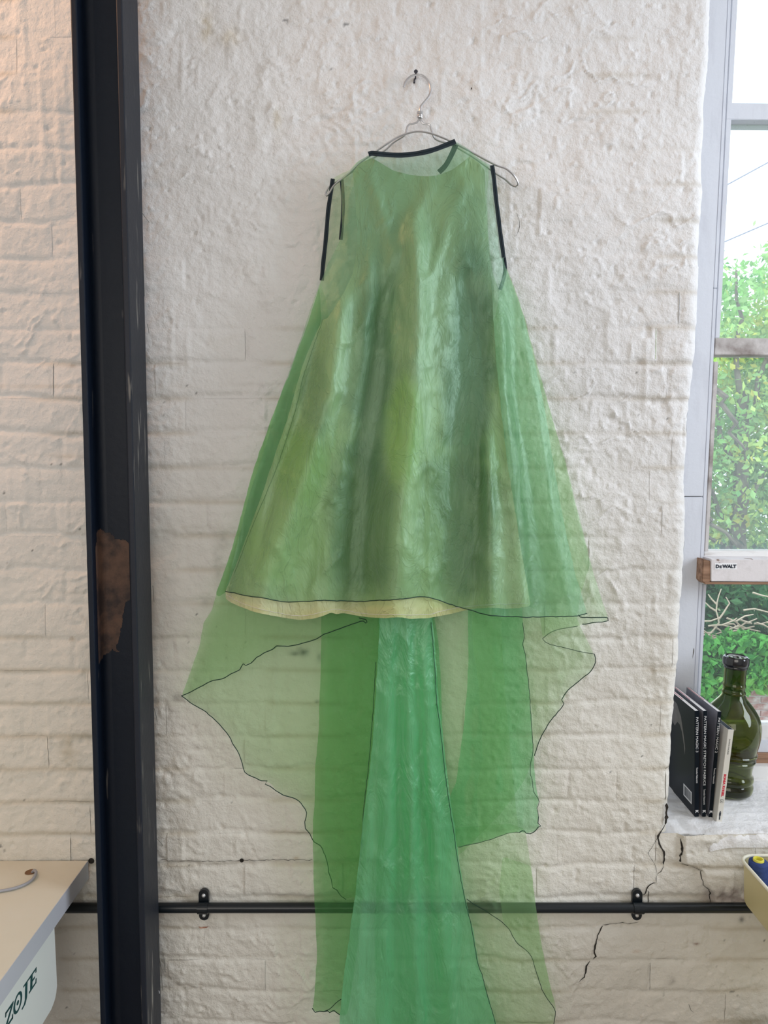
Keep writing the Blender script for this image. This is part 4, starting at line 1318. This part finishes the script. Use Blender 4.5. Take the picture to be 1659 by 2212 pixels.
ao = [(693, 612), (703, 645), (712, 690), (760, 720), (900, 800), (1000, 760), (1068, 690), (1078, 640), (1092, 575), (1108, 612), (1135, 692), (1175, 842), (1198, 920), (1218, 985), (1242, 1080), (1260, 1150), (1280, 1230), (1300, 1295), (1314, 1334), (1313, 1342), (1290, 1345), (1258, 1350),
      (1225, 1356), (1200, 1362), (1172, 1378), (1165, 1320), (1100, 1290), (1000, 1270), (900, 1260), (850, 1300), (793, 1345), (786, 1340), (760, 1348), (735, 1357), (718, 1364), (700, 1370), (682, 1381), (660, 1388), (632, 1395), (605, 1394),
      (590, 1404), (575, 1408), (555, 1420), (543, 1432), (528, 1434), (518, 1446), (500, 1455), (480, 1467), (460, 1470), (440, 1480), (425, 1488), (410, 1497), (392, 1503), (405, 1470), (415, 1440), (430, 1400), (440, 1345),
      (457, 1318), (472, 1268), (497, 1198), (520, 1118), (545, 1023), (560, 978), (578, 928), (600, 868), (625, 808), (650, 738), (668, 690)]
mid = sheet('side_overlay', ao, a_d, M['orgB'], dress, 8)
mid['label'] = 'sheer organza side layer ending in pointed corners'
thread('overlocked_hem', [(392, 1503), (410, 1496), (425, 1488), (440, 1480), (460, 1470), (480, 1467), (500, 1455), (518, 1447), (522, 1440), (525, 1434), (531, 1437), (543, 1432), (555, 1420), (575, 1408), (590, 1402), (598, 1395),
                          (605, 1396), (632, 1395), (660, 1388), (682, 1381), (700, 1370), (718, 1364), (735, 1358), (760, 1348), (785, 1341), (790, 1346), (793, 1344), (790, 1338), (775, 1335)], a_d, mid, 0.0010)
thread('overlocked_hem', [(1250, 1328), (1253, 1333), (1285, 1334), (1313, 1334), (1314, 1340), (1300, 1344), (1280, 1345), (1258, 1349)], a_d, mid, 0.0010)

sf_d = fold_fn(0, [([(640, 800), (550, 1050), (480, 1270)], 0.006, (6, 9))], 0.0015, 14, 0.0006, lambda px, py: a_d(px, py) + 0.007)
sf = sheet('side_fold', [(690, 620), (668, 690), (650, 738), (625, 808), (600, 868), (578, 928), (560, 978), (545, 1023), (520, 1118), (497, 1198), (472, 1268), (466, 1285), (472, 1290), (489, 1278), (506, 1250),
                         (528, 1200), (545, 1130), (570, 1060), (600, 970), (628, 895), (655, 815), (680, 740), (694, 690)], sf_d, M['orgL'], dress, 7)
sf['label'] = 'darker doubled fold along the left side'
# trains
t1_d = fold_fn(-0.046, [([(700, 1340), (700, 1700), (694, 2180)], 0.006, (8, 8)), ([(720, 1600), (745, 1800), (730, 2000)], 0.003, (9, 9)), ([(780, 1400), (770, 1900)], -0.005, (14, 14))], 0.0025, 5, 0.0010)
t1 = sheet('train_panel', [(694, 1260), (835, 1260), (832, 1400), (826, 1500), (815, 1600), (808, 1700), (795, 1800), (786, 1900), (778, 2000), (765, 2100), (750, 2193), (735, 2193), (728, 2186), (722, 2183), (716, 2187), (708, 2184), (700, 2185), (690, 2185),
                             (682, 2187), (674, 2178), (678, 2160), (681, 2120), (683, 2085), (685, 2060), (683, 2030), (682, 1990), (680, 1960), (678, 1900), (676, 1840), (676, 1780), (680, 1720), (681, 1660), (688, 1580),
                             (691, 1500), (694, 1400)], t1_d, M['orgL'], dress, 8)
t1['label'] = 'dark green straight train panel at the left'
thread('overlocked_hem', [(674, 2178), (680, 2187), (690, 2185), (700, 2185), (708, 2184), (712, 2188), (718, 2184), (722, 2183), (728, 2188), (734, 2192)], t1_d, t1, 0.0010)
thread('overlocked_hem', [(700, 2185), (712, 2180), (724, 2168), (737, 2158)], t1_d, t1, 0.0008)

t2_d = fold_fn(-0.045, [([(1060, 1340), (1075, 1600), (1085, 1830)], 0.006, (12, 12)), ([(1100, 1600), (1112, 1700), (1120, 1790)], 0.009, (7, 7)), ([(1030, 1500), (1010, 1800)], -0.006, (14, 14)), ([(1130, 1340), (1145, 1600), (1155, 1780)], 0.006, (5, 5))], 0.0025, 6, 0.0010)
t2o = [(1010, 1260), (1126, 1260), (1129, 1345), (1132, 1378), (1130, 1392), (1136, 1420), (1139, 1450), (1144, 1500), (1149, 1560), (1152, 1620), (1155, 1680), (1162, 1722), (1165, 1731), (1160, 1740), (1163, 1760), (1161, 1780),
       (1168, 1785), (1158, 1794), (1150, 1798), (1138, 1800), (1128, 1797), (1122, 1798), (1105, 1799), (1085, 1804), (1062, 1813), (1035, 1820), (990, 1830), (960, 1835), (965, 1740), (985, 1690), (992, 1640), (1002, 1570), (1008, 1500),
       (1012, 1420)]
t2 = sheet('train_panel', t2o, t2_d, M['orgT'], dress, 8)
t2['label'] = 'green pleated train panel at the right with a level hem'
thread('overlocked_hem', [(1122, 1798), (1128, 1795), (1134, 1795), (1136, 1799), (1145, 1801), (1152, 1798), (1158, 1794), (1162, 1787), (1168, 1785), (1162, 1778), (1163, 1765)], t2_d, t2, 0.0010)
thread('overlocked_hem', [(990, 1830), (1035, 1820), (1062, 1813), (1085, 1804), (1105, 1799), (1122, 1798)], t2_d, t2, 0.0006)
thread('overlocked_edge', [(1129, 1345), (1133, 1378), (1129, 1392), (1136, 1420), (1139, 1450), (1144, 1500), (1148, 1560), (1152, 1620), (1148, 1640), (1145, 1665), (1150, 1690), (1153, 1710), (1165, 1731), (1160, 1745), (1163, 1765)], t2_d, t2, 0.0006)
t2b_d = fold_fn(-0.052, [([(1080, 1345), (1095, 1600), (1108, 1790)], 0.006, (6, 6))], 0.002, 8, 0.001)
t2b = sheet('train_panel', [(1016, 1260), (1080, 1260), (1085, 1400), (1096, 1550), (1104, 1640), (1112, 1720), (1120, 1797), (1100, 1801), (1085, 1804), (1062, 1813), (1035, 1820), (1030, 1700), (1043, 1640), (1040, 1560), (1030, 1450), (1022, 1400)],
             t2b_d, M['orgB'], dress, 8)
t2b['label'] = 'folded-over layer of the right train panel'

t3_d = fold_fn(-0.037, [([(1032, 1830), (1050, 1905), (1068, 1980), (1066, 2040), (1085, 2120), (1108, 2260)], 0.015, (3.4, 6)), ([(1052, 1830), (1065, 1930), (1072, 1990)], 0.006, 3), ([(1130, 1850), (1150, 2000), (1175, 2130)], 0.006, 7)], 0.0022, 7, 0.0010)
t3 = sheet('train_panel', [(940, 1790), (1100, 1780), (1134, 1790), (1140, 1830), (1147, 1870), (1152, 1915), (1158, 1960), (1165, 2010), (1172, 2055), (1182, 2100), (1190, 2135), (1199, 2165), (1201, 2184), (1196, 2205), (1196, 2320), (960, 2320), (950, 2000)],
            t3_d, M['orgB'], dress, 8)
t3['label'] = 'palest train panel at the lower right'
thread('overlocked_hem', [(1008, 1942), (1030, 1957), (1055, 1972), (1072, 1983), (1085, 1992), (1100, 2008), (1115, 2034), (1135, 2052), (1148, 2066), (1156, 2092), (1165, 2120), (1178, 2152), (1192, 2170), (1200, 2186), (1196, 2212)], t3_d, t3, 0.0008)
t3b_d = fold_fn(-0.041, [], 0.002, 12, 0.0010)
t3b = sheet('train_panel', [(1000, 1940), (1030, 1957), (1055, 1972), (1072, 1983), (1085, 1992), (1100, 2008), (1115, 2034), (1135, 2052), (1148, 2066), (1156, 2092), (1165, 2120), (1178, 2152), (1192, 2170), (1199, 2186), (1194, 2320), (980, 2320)][:0] or
             [(1085, 1850), (1146, 1870), (1152, 1915), (1158, 1960), (1165, 2010), (1172, 2055), (1182, 2100), (1190, 2135), (1198, 2168), (1190, 2168), (1178, 2150), (1165, 2118), (1156, 2092), (1148, 2066), (1135, 2052), (1115, 2034), (1100, 2008), (1088, 1994), (1078, 1930)],
             t3b_d, M['orgB'], dress, 8)
t3b['label'] = 'turned-back edge of the pale train panel'

# dark sheet standing in for shade beside the centre train, then the train
cs_d = fold_fn(-0.050, [], 0.001, 9, 0.0005)
sl = sheet('train_panel', [(915, 1260), (934, 1260), (940, 1345), (948, 1400), (951, 1450), (953, 1500), (955, 1560), (957, 1600), (968, 1700), (978, 1790), (990, 1840), (960, 1800), (940, 1600), (925, 1400)], cs_d, M['orgT'], dress, 7)
sl['label'] = 'narrow dark sheet standing in for the shade behind the centre train'
CF = [([(880, 1345), (885, 1700), (893, 1900), (905, 2280)], 0.012, (9, 16)), ([(840, 1345), (835, 1700), (830, 2280)], 0.008, (14, 26)), ([(915, 1400), (930, 1700), (955, 2000), (985, 2280)], 0.010, (10, 24)),
      ([(860, 1500), (860, 1800), (850, 2280)], -0.008, (10, 18)), ([(905, 1500), (925, 1900), (935, 2280)], -0.007, (8, 16)), ([(800, 1700), (780, 2000), (765, 2280)], 0.006, (8, 14)), ([(895, 1650), (880, 1960), (900, 2130)], 0.004, (4, 5))]
c_d = fold_fn(-0.072, CF, 0.0045, 10, 0.0016)
c2_d = fold_fn(-0.053, [], 0.002, 11, 0.0010)
co = [(819, 1240), (931, 1240), (935, 1345), (940, 1400), (944, 1460), (948, 1520), (956, 1580), (962, 1640), (968, 1690), (975, 1740), (983, 1790), (990, 1850), (1000, 1910), (1010, 1960), (1022, 2010), (1030, 2060), (1034, 2085), (1042, 2105),
      (1052, 2145), (1063, 2180), (1072, 2215), (1098, 2320), (715, 2320), (733, 2215), (738, 2150), (746, 2085), (755, 2020), (762, 1970), (768, 1930), (774, 1870), (781, 1800), (788, 1740), (797, 1680), (804, 1610), (810, 1530), (816, 1430), (820, 1345)]
cen = sheet('centre_train', co, c_d, M['orgC'], dress, 6)
cen['label'] = 'bright emerald centre train widening downwards'
thread('overlocked_edge', [(931, 1345), (936, 1400), (940, 1460), (944, 1520), (952, 1580), (958, 1640), (964, 1690), (971, 1740), (979, 1790), (987, 1850), (998, 1910), (1008, 1960), (1020, 2010), (1028, 2060), (1033, 2085), (1041, 2105), (1051, 2145), (1062, 2180), (1071, 2215), (1096, 2320)], c_d, cen, 0.0007, 0.0016)
thread('overlocked_edge', [(812, 1430), (806, 1530), (800, 1610), (793, 1680), (786, 1740), (783, 1790), (780, 1840), (774, 1900)], t1_d, t1, 0.0006)
cen2 = sheet('centre_train_underlayer', [(818, 1240), (931, 1240), (938, 1400), (948, 1520), (960, 1640), (972, 1760), (976, 1900), (976, 2100), (978, 2320), (812, 2320), (812, 2180), (810, 2000), (814, 1850), (816, 1700), (818, 1500)], c2_d, M['orgT'], dress, 7)

# ================================================================== BOOKS
def book(label, t, h, d, px, py, lean, cover, spine, ins, yaw=0.0, name='book'):
    """origin at the lower left front corner of the spine; x = thickness, y = depth, z = height"""
    o = empty(name, V(PZ(px, py, SILL_Z + 0.004)), label, 'book', 'books on the ledge')
    o.rotation_euler = (0, lean, yaw)
    ct = 0.0007
    box('back_cover', (0, 0.001, 0), (ct, d, h), cover, o, 0.0004)
    box('front_cover', (t - ct, 0.001, 0), (t, d, h), cover, o, 0.0004)
    bm = bmesh.new(); box_bm(bm, (0.0002, -0.001, 0.0), (t - 0.0002, 0.0008, h), 0.0005)
    sp = from_bm('spine', bm, spine, o)
    box('page_block', (ct + 0.0001, 0.001, 0.001), (t - ct - 0.0001, d - 0.001, h - 0.0006), M['pages'], o)
    if ins: box('endpaper', (t * ins, 0.085, 0.004), (t * ins + 0.0006, d - 0.0005, h + 0.0002), M['redpaper'], o)
    return o, sp


def spine_text(sp, body, h_hi, h_lo, t, cap, m_, bold=0.0):
    # reads downwards: text x -> -z, text y -> +x
    mt = Matrix(((0, 1, 0, t / 2 - cap / 2), (0, 0, -1, -0.0011), (-1, 0, 0, h_hi), (0, 0, 0, 1)))
    return text('spine_lettering', body, 0.01, m_, sp, mt, offset=bold, fit=(h_hi - h_lo, cap))


def klogo(sp, t, z):
    mt = Matrix(((1, 0, 0, t / 2 - 0.0036), (0, 0, -1, -0.0011), (0, 1, 0, z), (0, 0, 0, 1)))
    mt = Matrix(((0, 1, 0, t / 2 - 0.0036), (0, 0, -1, -0.0011), (-1, 0, 0, z + 0.0075), (0, 0, 0, 1)))
    text('publisher_mark', 'K', 0.01, M['inkwhite'], sp, mt, offset=0.0006, fit=(0.0075, 0.0072))


b1, s1 = book('black book lettered 3, nearest the white pier', 0.0100, 0.258, 0.187, 1500.5, 1764, -0.028, M['bookblack'], M['bookblack'], 0.45)
spine_text(s1, 'PATTERN MAGIC 3', 0.243, 0.158, 0.0100, 0.0056, M['inkwhite'])
spine_text(s1, 'Tomoko Nakamichi', 0.121, 0.083, 0.0100, 0.0042, M['inkwhite'])
klogo(s1, 0.0100, 0.009)
# cover print: pale curved shape and barcode label on the side that faces left
def side_poly(name, pts, m_, parent, th=0.0002, x=-0.0001):
    bm = bmesh.new()
    A = [bm.verts.new((x - th, a_, b_)) for a_, b_ in pts]; B = [bm.verts.new((x, a_, b_)) for a_, b_ in pts]
    bm.faces.new(A); bm.faces.new(B[::-1])
    for i in range(len(A)): bm.faces.new((A[i], B[i], B[(i + 1) % len(A)], A[(i + 1) % len(A)]))
    return from_bm(name, bm, m_, parent)


o1 = [c_ for c_ in b1.children if c_.name.startswith('back_cover')][0]
side_poly('cover_print', [(0.185, 0.235), (0.150, 0.243), (0.110, 0.238), (0.085, 0.215), (0.070, 0.180), (0.058, 0.145), (0.060, 0.128), (0.066, 0.150), (0.078, 0.178), (0.092, 0.192), (0.108, 0.193), (0.125, 0.178), (0.150, 0.185), (0.185, 0.19)], M['printgrey'], o1)
lb = side_poly('barcode_label', [(0.018, 0.022), (0.068, 0.022), (0.068, 0.052), (0.018, 0.052)], M['label'], o1, 0.0003)
bm = bmesh.new(); y_ = 0.022
while y_ < 0.062:
    w_ = random.choice([0.0008, 0.0012, 0.0018]); box_bm(bm, (-0.00055, y_, 0.026), (-0.00035, y_ + w_, 0.049)); y_ += w_ + random.choice([0.0008, 0.0014])
from_bm('barcode_bars', bm, M['inkblack'], o1)

b2, s2 = book('black spined book with the longest white title, second from the pier', 0.0090, 0.258, 0.187, 1516.5, 1764, -0.020, M['bookgrey'], M['bookblack'], 0.3)
spine_text(s2, 'PATTERN MAGIC STRETCH FABRICS', 0.246, 0.077, 0.0090, 0.0054, M['inkwhite'])
spine_text(s2, 'Tomoko Nakamichi', 0.068, 0.030, 0.0090, 0.0040, M['inkwhite'])
klogo(s2, 0.0090, 0.009)
b3, s3 = book('black spined book lettered 2, leaning right against the cream one', 0.0088, 0.258, 0.187, 1530.5, 1765, 0.052, M['bookgrey'], M['bookblack'], 0.3)
spine_text(s3, 'PATTERN MAGIC 2', 0.243, 0.158, 0.0088, 0.0054, M['inkwhite'])
spine_text(s3, 'Tomoko Nakamichi', 0.121, 0.083, 0.0088, 0.0040, M['inkwhite'])
klogo(s3, 0.0088, 0.009)
b4, s4 = book('smaller cream book with a red title, in front of the bottle', 0.0136, 0.223, 0.105, 1547, 1774, 0.092, M['bookwhite'], M['bookwhite'], None)
spine_text(s4, 'SONIA RYKIEL', 0.116, 0.061, 0.0130, 0.0058, M['inkred'], 0.0006)
spine_text(s4, 'PATRICK MAURIES', 0.200, 0.163, 0.0130, 0.0026, M['inkblack'])
side = box('emblem', (0.0030, -0.0014, 0.0460), (0.0100, -0.0011, 0.0540), M['inkblack'], s4)
box('emblem', (0.0037, -0.0016, 0.0467), (0.0093, -0.0013, 0.0533), M['bookwhite'], s4)
box('emblem', (0.0055, -0.0018, 0.0485), (0.0075, -0.0015, 0.0515), M['inkblack'], s4)
bm = bmesh.new()
lathe_bm(bm, [(0, 0.0003), (0.0014, 0.0002), (0.0014, 0)], 10, Matrix.Translation((0.0065, -0.0011, 0.0245)) @ Matrix.Rotation(PI / 2, 4, 'X'))
box_bm(bm, (0.0042, -0.0014, 0.0150), (0.0085, -0.0011, 0.0228)); box_bm(bm, (0.0052, -0.0014, 0.0050), (0.0078, -0.0011, 0.0150))
from_bm('figure_print', bm, M['inkblack'], s4)
bx4 = [c_ for c_ in b4.children if c_.name.startswith('page_block')][0]
bx4.data.materials[0] = M['inkblack']; bx4['label'] = 'dark page edges'

# ================================================================== BOTTLE
bc = P(1568, 1732, 0.205); bc[2] = SILL_Z + 0.006
bot = empty('glass_bottle', V(bc), 'large dark olive green glass bottle with ring ridges, behind the books', 'bottle')
bot.rotation_euler = (0, math.radians(2.2), 0)
prof = [(0.0, 0.004), (0.045, 0.003), (0.057, 0.006), (0.061, 0.014), (0.0615, 0.026), (0.058, 0.033), (0.0605, 0.036), (0.0615, 0.043), (0.0600, 0.050), (0.0565, 0.054), (0.0570, 0.070), (0.0600, 0.085), (0.0630, 0.088), (0.0635, 0.092),
        (0.0610, 0.095), (0.0620, 0.101), (0.0655, 0.104), (0.0658, 0.108), (0.0635, 0.111), (0.0660, 0.125), (0.0700, 0.145), (0.0715, 0.165), (0.0700, 0.183), (0.0640, 0.202), (0.0540, 0.219), (0.0420, 0.234), (0.0320, 0.246), (0.0270, 0.256),
        (0.0285, 0.259), (0.0285, 0.262), (0.0262, 0.265), (0.0262, 0.274), (0.0280, 0.277), (0.0280, 0.280), (0.0262, 0.283), (0.0265, 0.312), (0.0262, 0.322)]
q = catmull([(a_, 0, b_) for a_, b_ in prof], 0.004)
outer = [(max(p_[0], 0), p_[2]) for p_ in q]
inner = [(max(r_ - 0.0035, 0), max(z_, 0.010)) for r_, z_ in outer if r_ > 0.004][::-1]
bm = bmesh.new(); lathe_bm(bm, outer + inner + [(0.0, 0.010)], 48)
from_bm('bottle_body', bm, M['bottle'], bot, True)
bm = bmesh.new()
lathe_bm(bm, [(0.0262, 0.3225), (0.0278, 0.323), (0.0285, 0.325), (0.0278, 0.328), (0.0305, 0.330), (0.0318, 0.334), (0.0318, 0.346), (0.0300, 0.351), (0.0265, 0.353), (0.0240, 0.351), (0.0228, 0.349), (0.008, 0.3495), (0.0075, 0.347), (0.0, 0.347)], 40)
cap = from_bm('cap', bm, M['blackcap'], bot, True)
bm = bmesh.new()
lathe_bm(bm, [(0.0215, 0.3495), (0.0215, 0.3505), (0.0195, 0.3505), (0.0195, 0.3495)], 32)
for k in range(5):
    a_ = 2 * PI * k / 5 + 0.3
    bm2 = bmesh.new(); lathe_bm(bm, [(0, 0.0012), (0.0030, 0.001), (0.0032, 0)], 10, Matrix.Translation((0.011 * math.cos(a_), 0.011 * math.sin(a_), 0.3490))); bm2.free()
rel_ = from_bm('cap_relief', bm, M['screw'], cap, True)

# ================================================================== SEWING TABLE (lower left)
tz = float(P(100, 1859, -0.006)[2])
TX = float(P(190.5, 1860, -0.006)[0])
tab = empty('sewing_table', (TX - 0.6, -0.30, 0), 'cream topped sewing machine table with white housing underneath, left of the column', 'table')
T0, T1 = tz - 0.043, tz
rel(box('tabletop', (TX - 1.3, -0.62, T0), (TX - 0.0012, -0.006, T1), M['tabletop'], None, 0.0008), tab)
rel(box('edge_band', (TX - 0.0012, -0.62, T0), (TX, -0.006, T1), M['edging'], None, 0.0003), tab)
for lx_ in (TX - 1.2, TX - 0.30):
    lg = rel(box('leg', (lx_ - 0.02, -0.56, 0.03), (lx_ + 0.02, -0.52, T0), M['edging'], None, 0.002), tab)
    lg = rel(box('leg', (lx_ - 0.02, -0.12, 0.03), (lx_ + 0.02, -0.08, T0), M['edging'], None, 0.002), tab)
    rel(box('foot_rail', (lx_ - 0.025, -0.60, 0.0), (lx_ + 0.025, -0.04, 0.03), M['edging'], None, 0.002), tab)
# housing
HX = TX - 0.012
far = PX(121, 2060, HX)[1]; bot_z = PX(126, 2155, HX)[2]
bm = bmesh.new(); rr = 0.030
pr_ = [(-0.60, T0), (-0.60, bot_z)] + [(far - rr + rr * math.sin(a_), bot_z + rr - rr * math.cos(a_)) for a_ in [PI / 2 * k / 6 for k in range(7)]] + [(far - 0.002, T0)]
A = [bm.verts.new((HX, a_, b_)) for a_, b_ in pr_]; B = [bm.verts.new((HX - 0.16, a_, b_)) for a_, b_ in pr_]
bm.faces.new(A); bm.faces.new(B[::-1])
for i in range(len(A)): bm.faces.new((A[i], B[i], B[(i + 1) % len(A)], A[(i + 1) % len(A)]))
bmesh.ops.bevel(bm, geom=[e for e in bm.edges if abs(e.verts[0].co.x - e.verts[1].co.x) < 1e-6 and e.verts[0].co.x > HX - 0.01], offset=0.002, segments=2, affect='EDGES')
hs = rel(from_bm('motor_housing', bm, M['boxwhite'], None, True), tab)
# lettering Z O J E in slanted serif capitals
e_r = PX(79, 2112, HX + 0.0005); z_l = PX(10, 2212, HX + 0.0005)
Ly0, Ly1 = float(z_l[1]), float(e_r[1])
zb = float(PX(63, 2146, HX)[2])
Lh = 0.031


def stroke_poly(name, polys, off):
    bm = bmesh.new()
    W = Ly1 - Ly0
    for pl_ in polys:
        A = []; B = []
        for (u_, v_) in pl_:
            yy_ = Ly0 + (off + u_) * W + 0.28 * v_ * Lh * 0.5
            zz_ = zb + v_ * Lh
            A.append(bm.verts.new((HX + 0.0006, yy_, zz_))); B.append(bm.verts.new((HX + 0.0001, yy_, zz_)))
        bm.faces.new(A); bm.faces.new(B[::-1])
        for i in range(len(A)): bm.faces.new((A[i], B[i], B[(i + 1) % len(A)], A[(i + 1) % len(A)]))
    o = from_bm(name, bm, M['greenink'])
    o.parent = hs; bpy.context.view_layer.update(); o.matrix_parent_inverse = hs.matrix_world.inverted()
    return o


def ring_poly(cx_, cy_, rx, ry, tx, ty_, n=24):
    out = []
    for k in range(n):
        a_ = 2 * PI * k / n; b_ = 2 * PI * (k + 1) / n
        out.append([(cx_ + rx * math.cos(a_), cy_ + ry * math.sin(a_)), (cx_ + rx * math.cos(b_), cy_ + ry * math.sin(b_)), (cx_ + (rx - tx) * math.cos(b_), cy_ + (ry - ty_) * math.sin(b_)), (cx_ + (rx - tx) * math.cos(a_), cy_ + (ry - ty_) * math.sin(a_))])
    return out


stroke_poly('letter_z', [[(0, 1), (.24, 1), (.24, .86), (.02, .86)], [(0, 1), (.03, 1), (.03, .72), (0, .72)], [(.24, .86), (.17, .86), (0, .14), (.07, .14)], [(0, .14), (.24, .14), (.24, 0), (0, 0)], [(.21, .28), (.24, .28), (.24, 0), (.21, 0)]], 0.0)
stroke_poly('letter_o', ring_poly(.12, .5, .135, .56, .05, .14) + [[(.12 + .035 * math.cos(2 * PI * k / 12), .5 + .13 * math.sin(2 * PI * k / 12)) for k in range(12)]], 0.26)
stroke_poly('letter_j', [[(.02, 1), (.2, 1), (.2, .9), (.02, .9)], [(.08, .9), (.15, .9), (.15, 0), (.08, 0)], [(.08, 0), (.15, 0), (.10, -.28), (0, -.34), (-.02, -.24), (.05, -.18)]], 0.53)
stroke_poly('letter_e', [[(0, 1), (.24, 1), (.24, .88), (0, .88)], [(.04, .88), (.11, .88), (.11, .12), (.04, .12)], [(0, .12), (.25, .12), (.25, 0), (0, 0)], [(.11, .56), (.19, .56), (.19, .44), (.11, .44)], [(.21, .88), (.24, .88), (.24, .70), (.21, .70)], [(.22, .30), (.25, .30), (.25, .12), (.22, .12)]], 0.74)
# hole and cable
hp = PZ(66, 1884, T1)
bm = bmesh.new(); lathe_bm(bm, [(0.012, 0.0006), (0.0105, 0.0012), (0.009, 0.0004), (0, 0.0003)], 24, Matrix.Translation((hp[0], hp[1], T1)))
ho = rel(from_bm('cable_hole', bm, M['holewood'], None, True), tab)
cb = [PZ(70, 1884, T1 + 0.001), PZ(74, 1880, T1 + 0.008), PZ(78, 1884, T1 + 0.009), PZ(75, 1893, T1 + 0.006), PZ(66, 1903, T1 + 0.004), PZ(50, 1912, T1 + 0.004), PZ(30, 1919, T1 + 0.004), PZ(10, 1923, T1 + 0.004), PZ(-30, 1928, T1 + 0.004), PZ(-160, 1935, T1 + 0.004)]
tag(tube('power_cable', catmull(cb, 0.005), 0.0032, M['cable'], None, 10), 'grey cable curling out of a hole in the cream tabletop', 'cable')

# ================================================================== TROLLEY WITH THREAD CONES (right edge)
rb = P(1603.5, 1856, -0.075)
RX0 = float(rb[0]); RZ = float(P(1630, 1850, -0.06)[2])
RY1, RY0, RX1 = -0.058, -0.41, RX0 + 0.44
trol = empty('storage_trolley', (RX0 + 0.22, -0.235, 0), 'cream enamelled metal trolley with deep trays, at the right edge', 'trolley')


def rrect(x0, x1, y0, y1, r, n=6):
    pts = []
    for (cx_, cy_, a0_) in ((x1 - r, y1 - r, 0), (x0 + r, y1 - r, PI / 2), (x0 + r, y0 + r, PI), (x1 - r, y0 + r, 1.5 * PI)):
        for k in range(n + 1):
            a_ = a0_ + PI / 2 * k / n
            pts.append((cx_ + r * math.cos(a_), cy_ + r * math.sin(a_)))
    return pts


def tray(z, hgt_):
    bm = bmesh.new()
    rings = []
    for (ins_, zz_) in ((0, z), (0.003, z - hgt_ + 0.012), (0.006, z - hgt_ + 0.003), (0.012, z - hgt_), (0.011, z - hgt_ + 0.002), (0.0065, z - hgt_ + 0.004), (0.0045, z - hgt_ + 0.012), (0.0015, z)):
        rings.append([bm.verts.new((a_, b_, zz_)) for a_, b_ in rrect(RX0 + ins_, RX1 - ins_, RY0 + ins_, RY1 - ins_, 0.030 - ins_ * 0.5)])
    n = len(rings[0])
    for i in range(len(rings) - 1):
        if i == 3: continue
        for k in range(n): bm.faces.new((rings[i][k], rings[i][(k + 1) % n], rings[i + 1][(k + 1) % n], rings[i + 1][k]))
    bm.faces.new(rings[3]); bm.faces.new(rings[4])
    for k in range(n): bm.faces.new((rings[-1][k], rings[-1][(k + 1) % n], rings[0][(k + 1) % n], rings[0][k]))
    o = rel(from_bm('tray', bm, M['cream'], None, True), trol)
    rp = rrect(RX0 - 0.001, RX1 + 0.001, RY0 - 0.001, RY1 + 0.001, 0.031, 8)
    rp = rp + [rp[0], rp[1]]
    rim = tube('rolled_rim', [(a_, b_, z) for a_, b_ in rp], 0.0036, M['creamrim'], None, 10)
    rim.parent = o; bpy.context.view_layer.update(); rim.matrix_parent_inverse = o.matrix_world.inverted()
    return o


TH = 0.098
tray(RZ, TH); tray(0.36, 0.09); tray(0.16, 0.09)
for xx in (RX0 - 0.006, RX1 + 0.006):
    rel(tube('upright', [(xx, -0.235, 0.03), (xx, -0.235, 0.5), (xx, -0.235, RZ + 0.02)], 0.006, M['cream'], None, 10), trol)
for xx in (RX0 + 0.03, RX1 - 0.03):
    for yy_ in (RY0 + 0.03, RY1 - 0.03):
        bm = bmesh.new(); lathe_bm(bm, [(0, -0.012), (0.022, -0.012), (0.025, -0.006), (0.025, 0.006), (0.022, 0.012), (0, 0.012)], 16, Matrix.Translation((xx, yy_, 0.025)) @ Matrix.Rotation(PI / 2, 4, 'Y'))
        rel(from_bm('castor', bm, M['pipe'], None, True), trol)
        rel(tube('castor_stem', [(xx, yy_, 0.045), (xx, yy_, 0.072)], 0.005, M['screw'], None, 8), trol)


def cone(px, py, body, label, y=None):
    zb_ = RZ - TH + 0.003
    top = RZ + 0.005
    p = PZ(px, py, top)
    p[1] = -0.093; p[0] = (px - 829.5) / 1660 * 1.668 + 0.0025
    o = empty('thread_cone', (p[0], p[1], zb_), label, 'thread', 'thread cones in the trolley')
    H = top - zb_ + 0.006
    bm = bmesh.new(); lathe_bm(bm, [(0, 0.002), (0.0195, 0.002), (0.0205, 0.006), (0.0198, H - 0.008), (0.0190, H - 0.004), (0.0178, H - 0.003), (0.011, H - 0.003)], 32)
    from_bm('thread', bm, body, o, True)
    bm = bmesh.new(); lathe_bm(bm, [(0.0112, 0.0), (0.0112, H + 0.001), (0.0106, H + 0.002), (0.0088, H + 0.002), (0.0082, H), (0.0082, 0.0)], 24)
    from_bm('spool_tube', bm, M['yellow'], o, True)
    return o


cone(1636.5, 1850, M['bluethread'], 'blue thread cone with a yellow core, nearest the tray corner')
cc = cone(1684, 1852, M['darkthread'], 'dark purple thread cone cut off by the right edge')
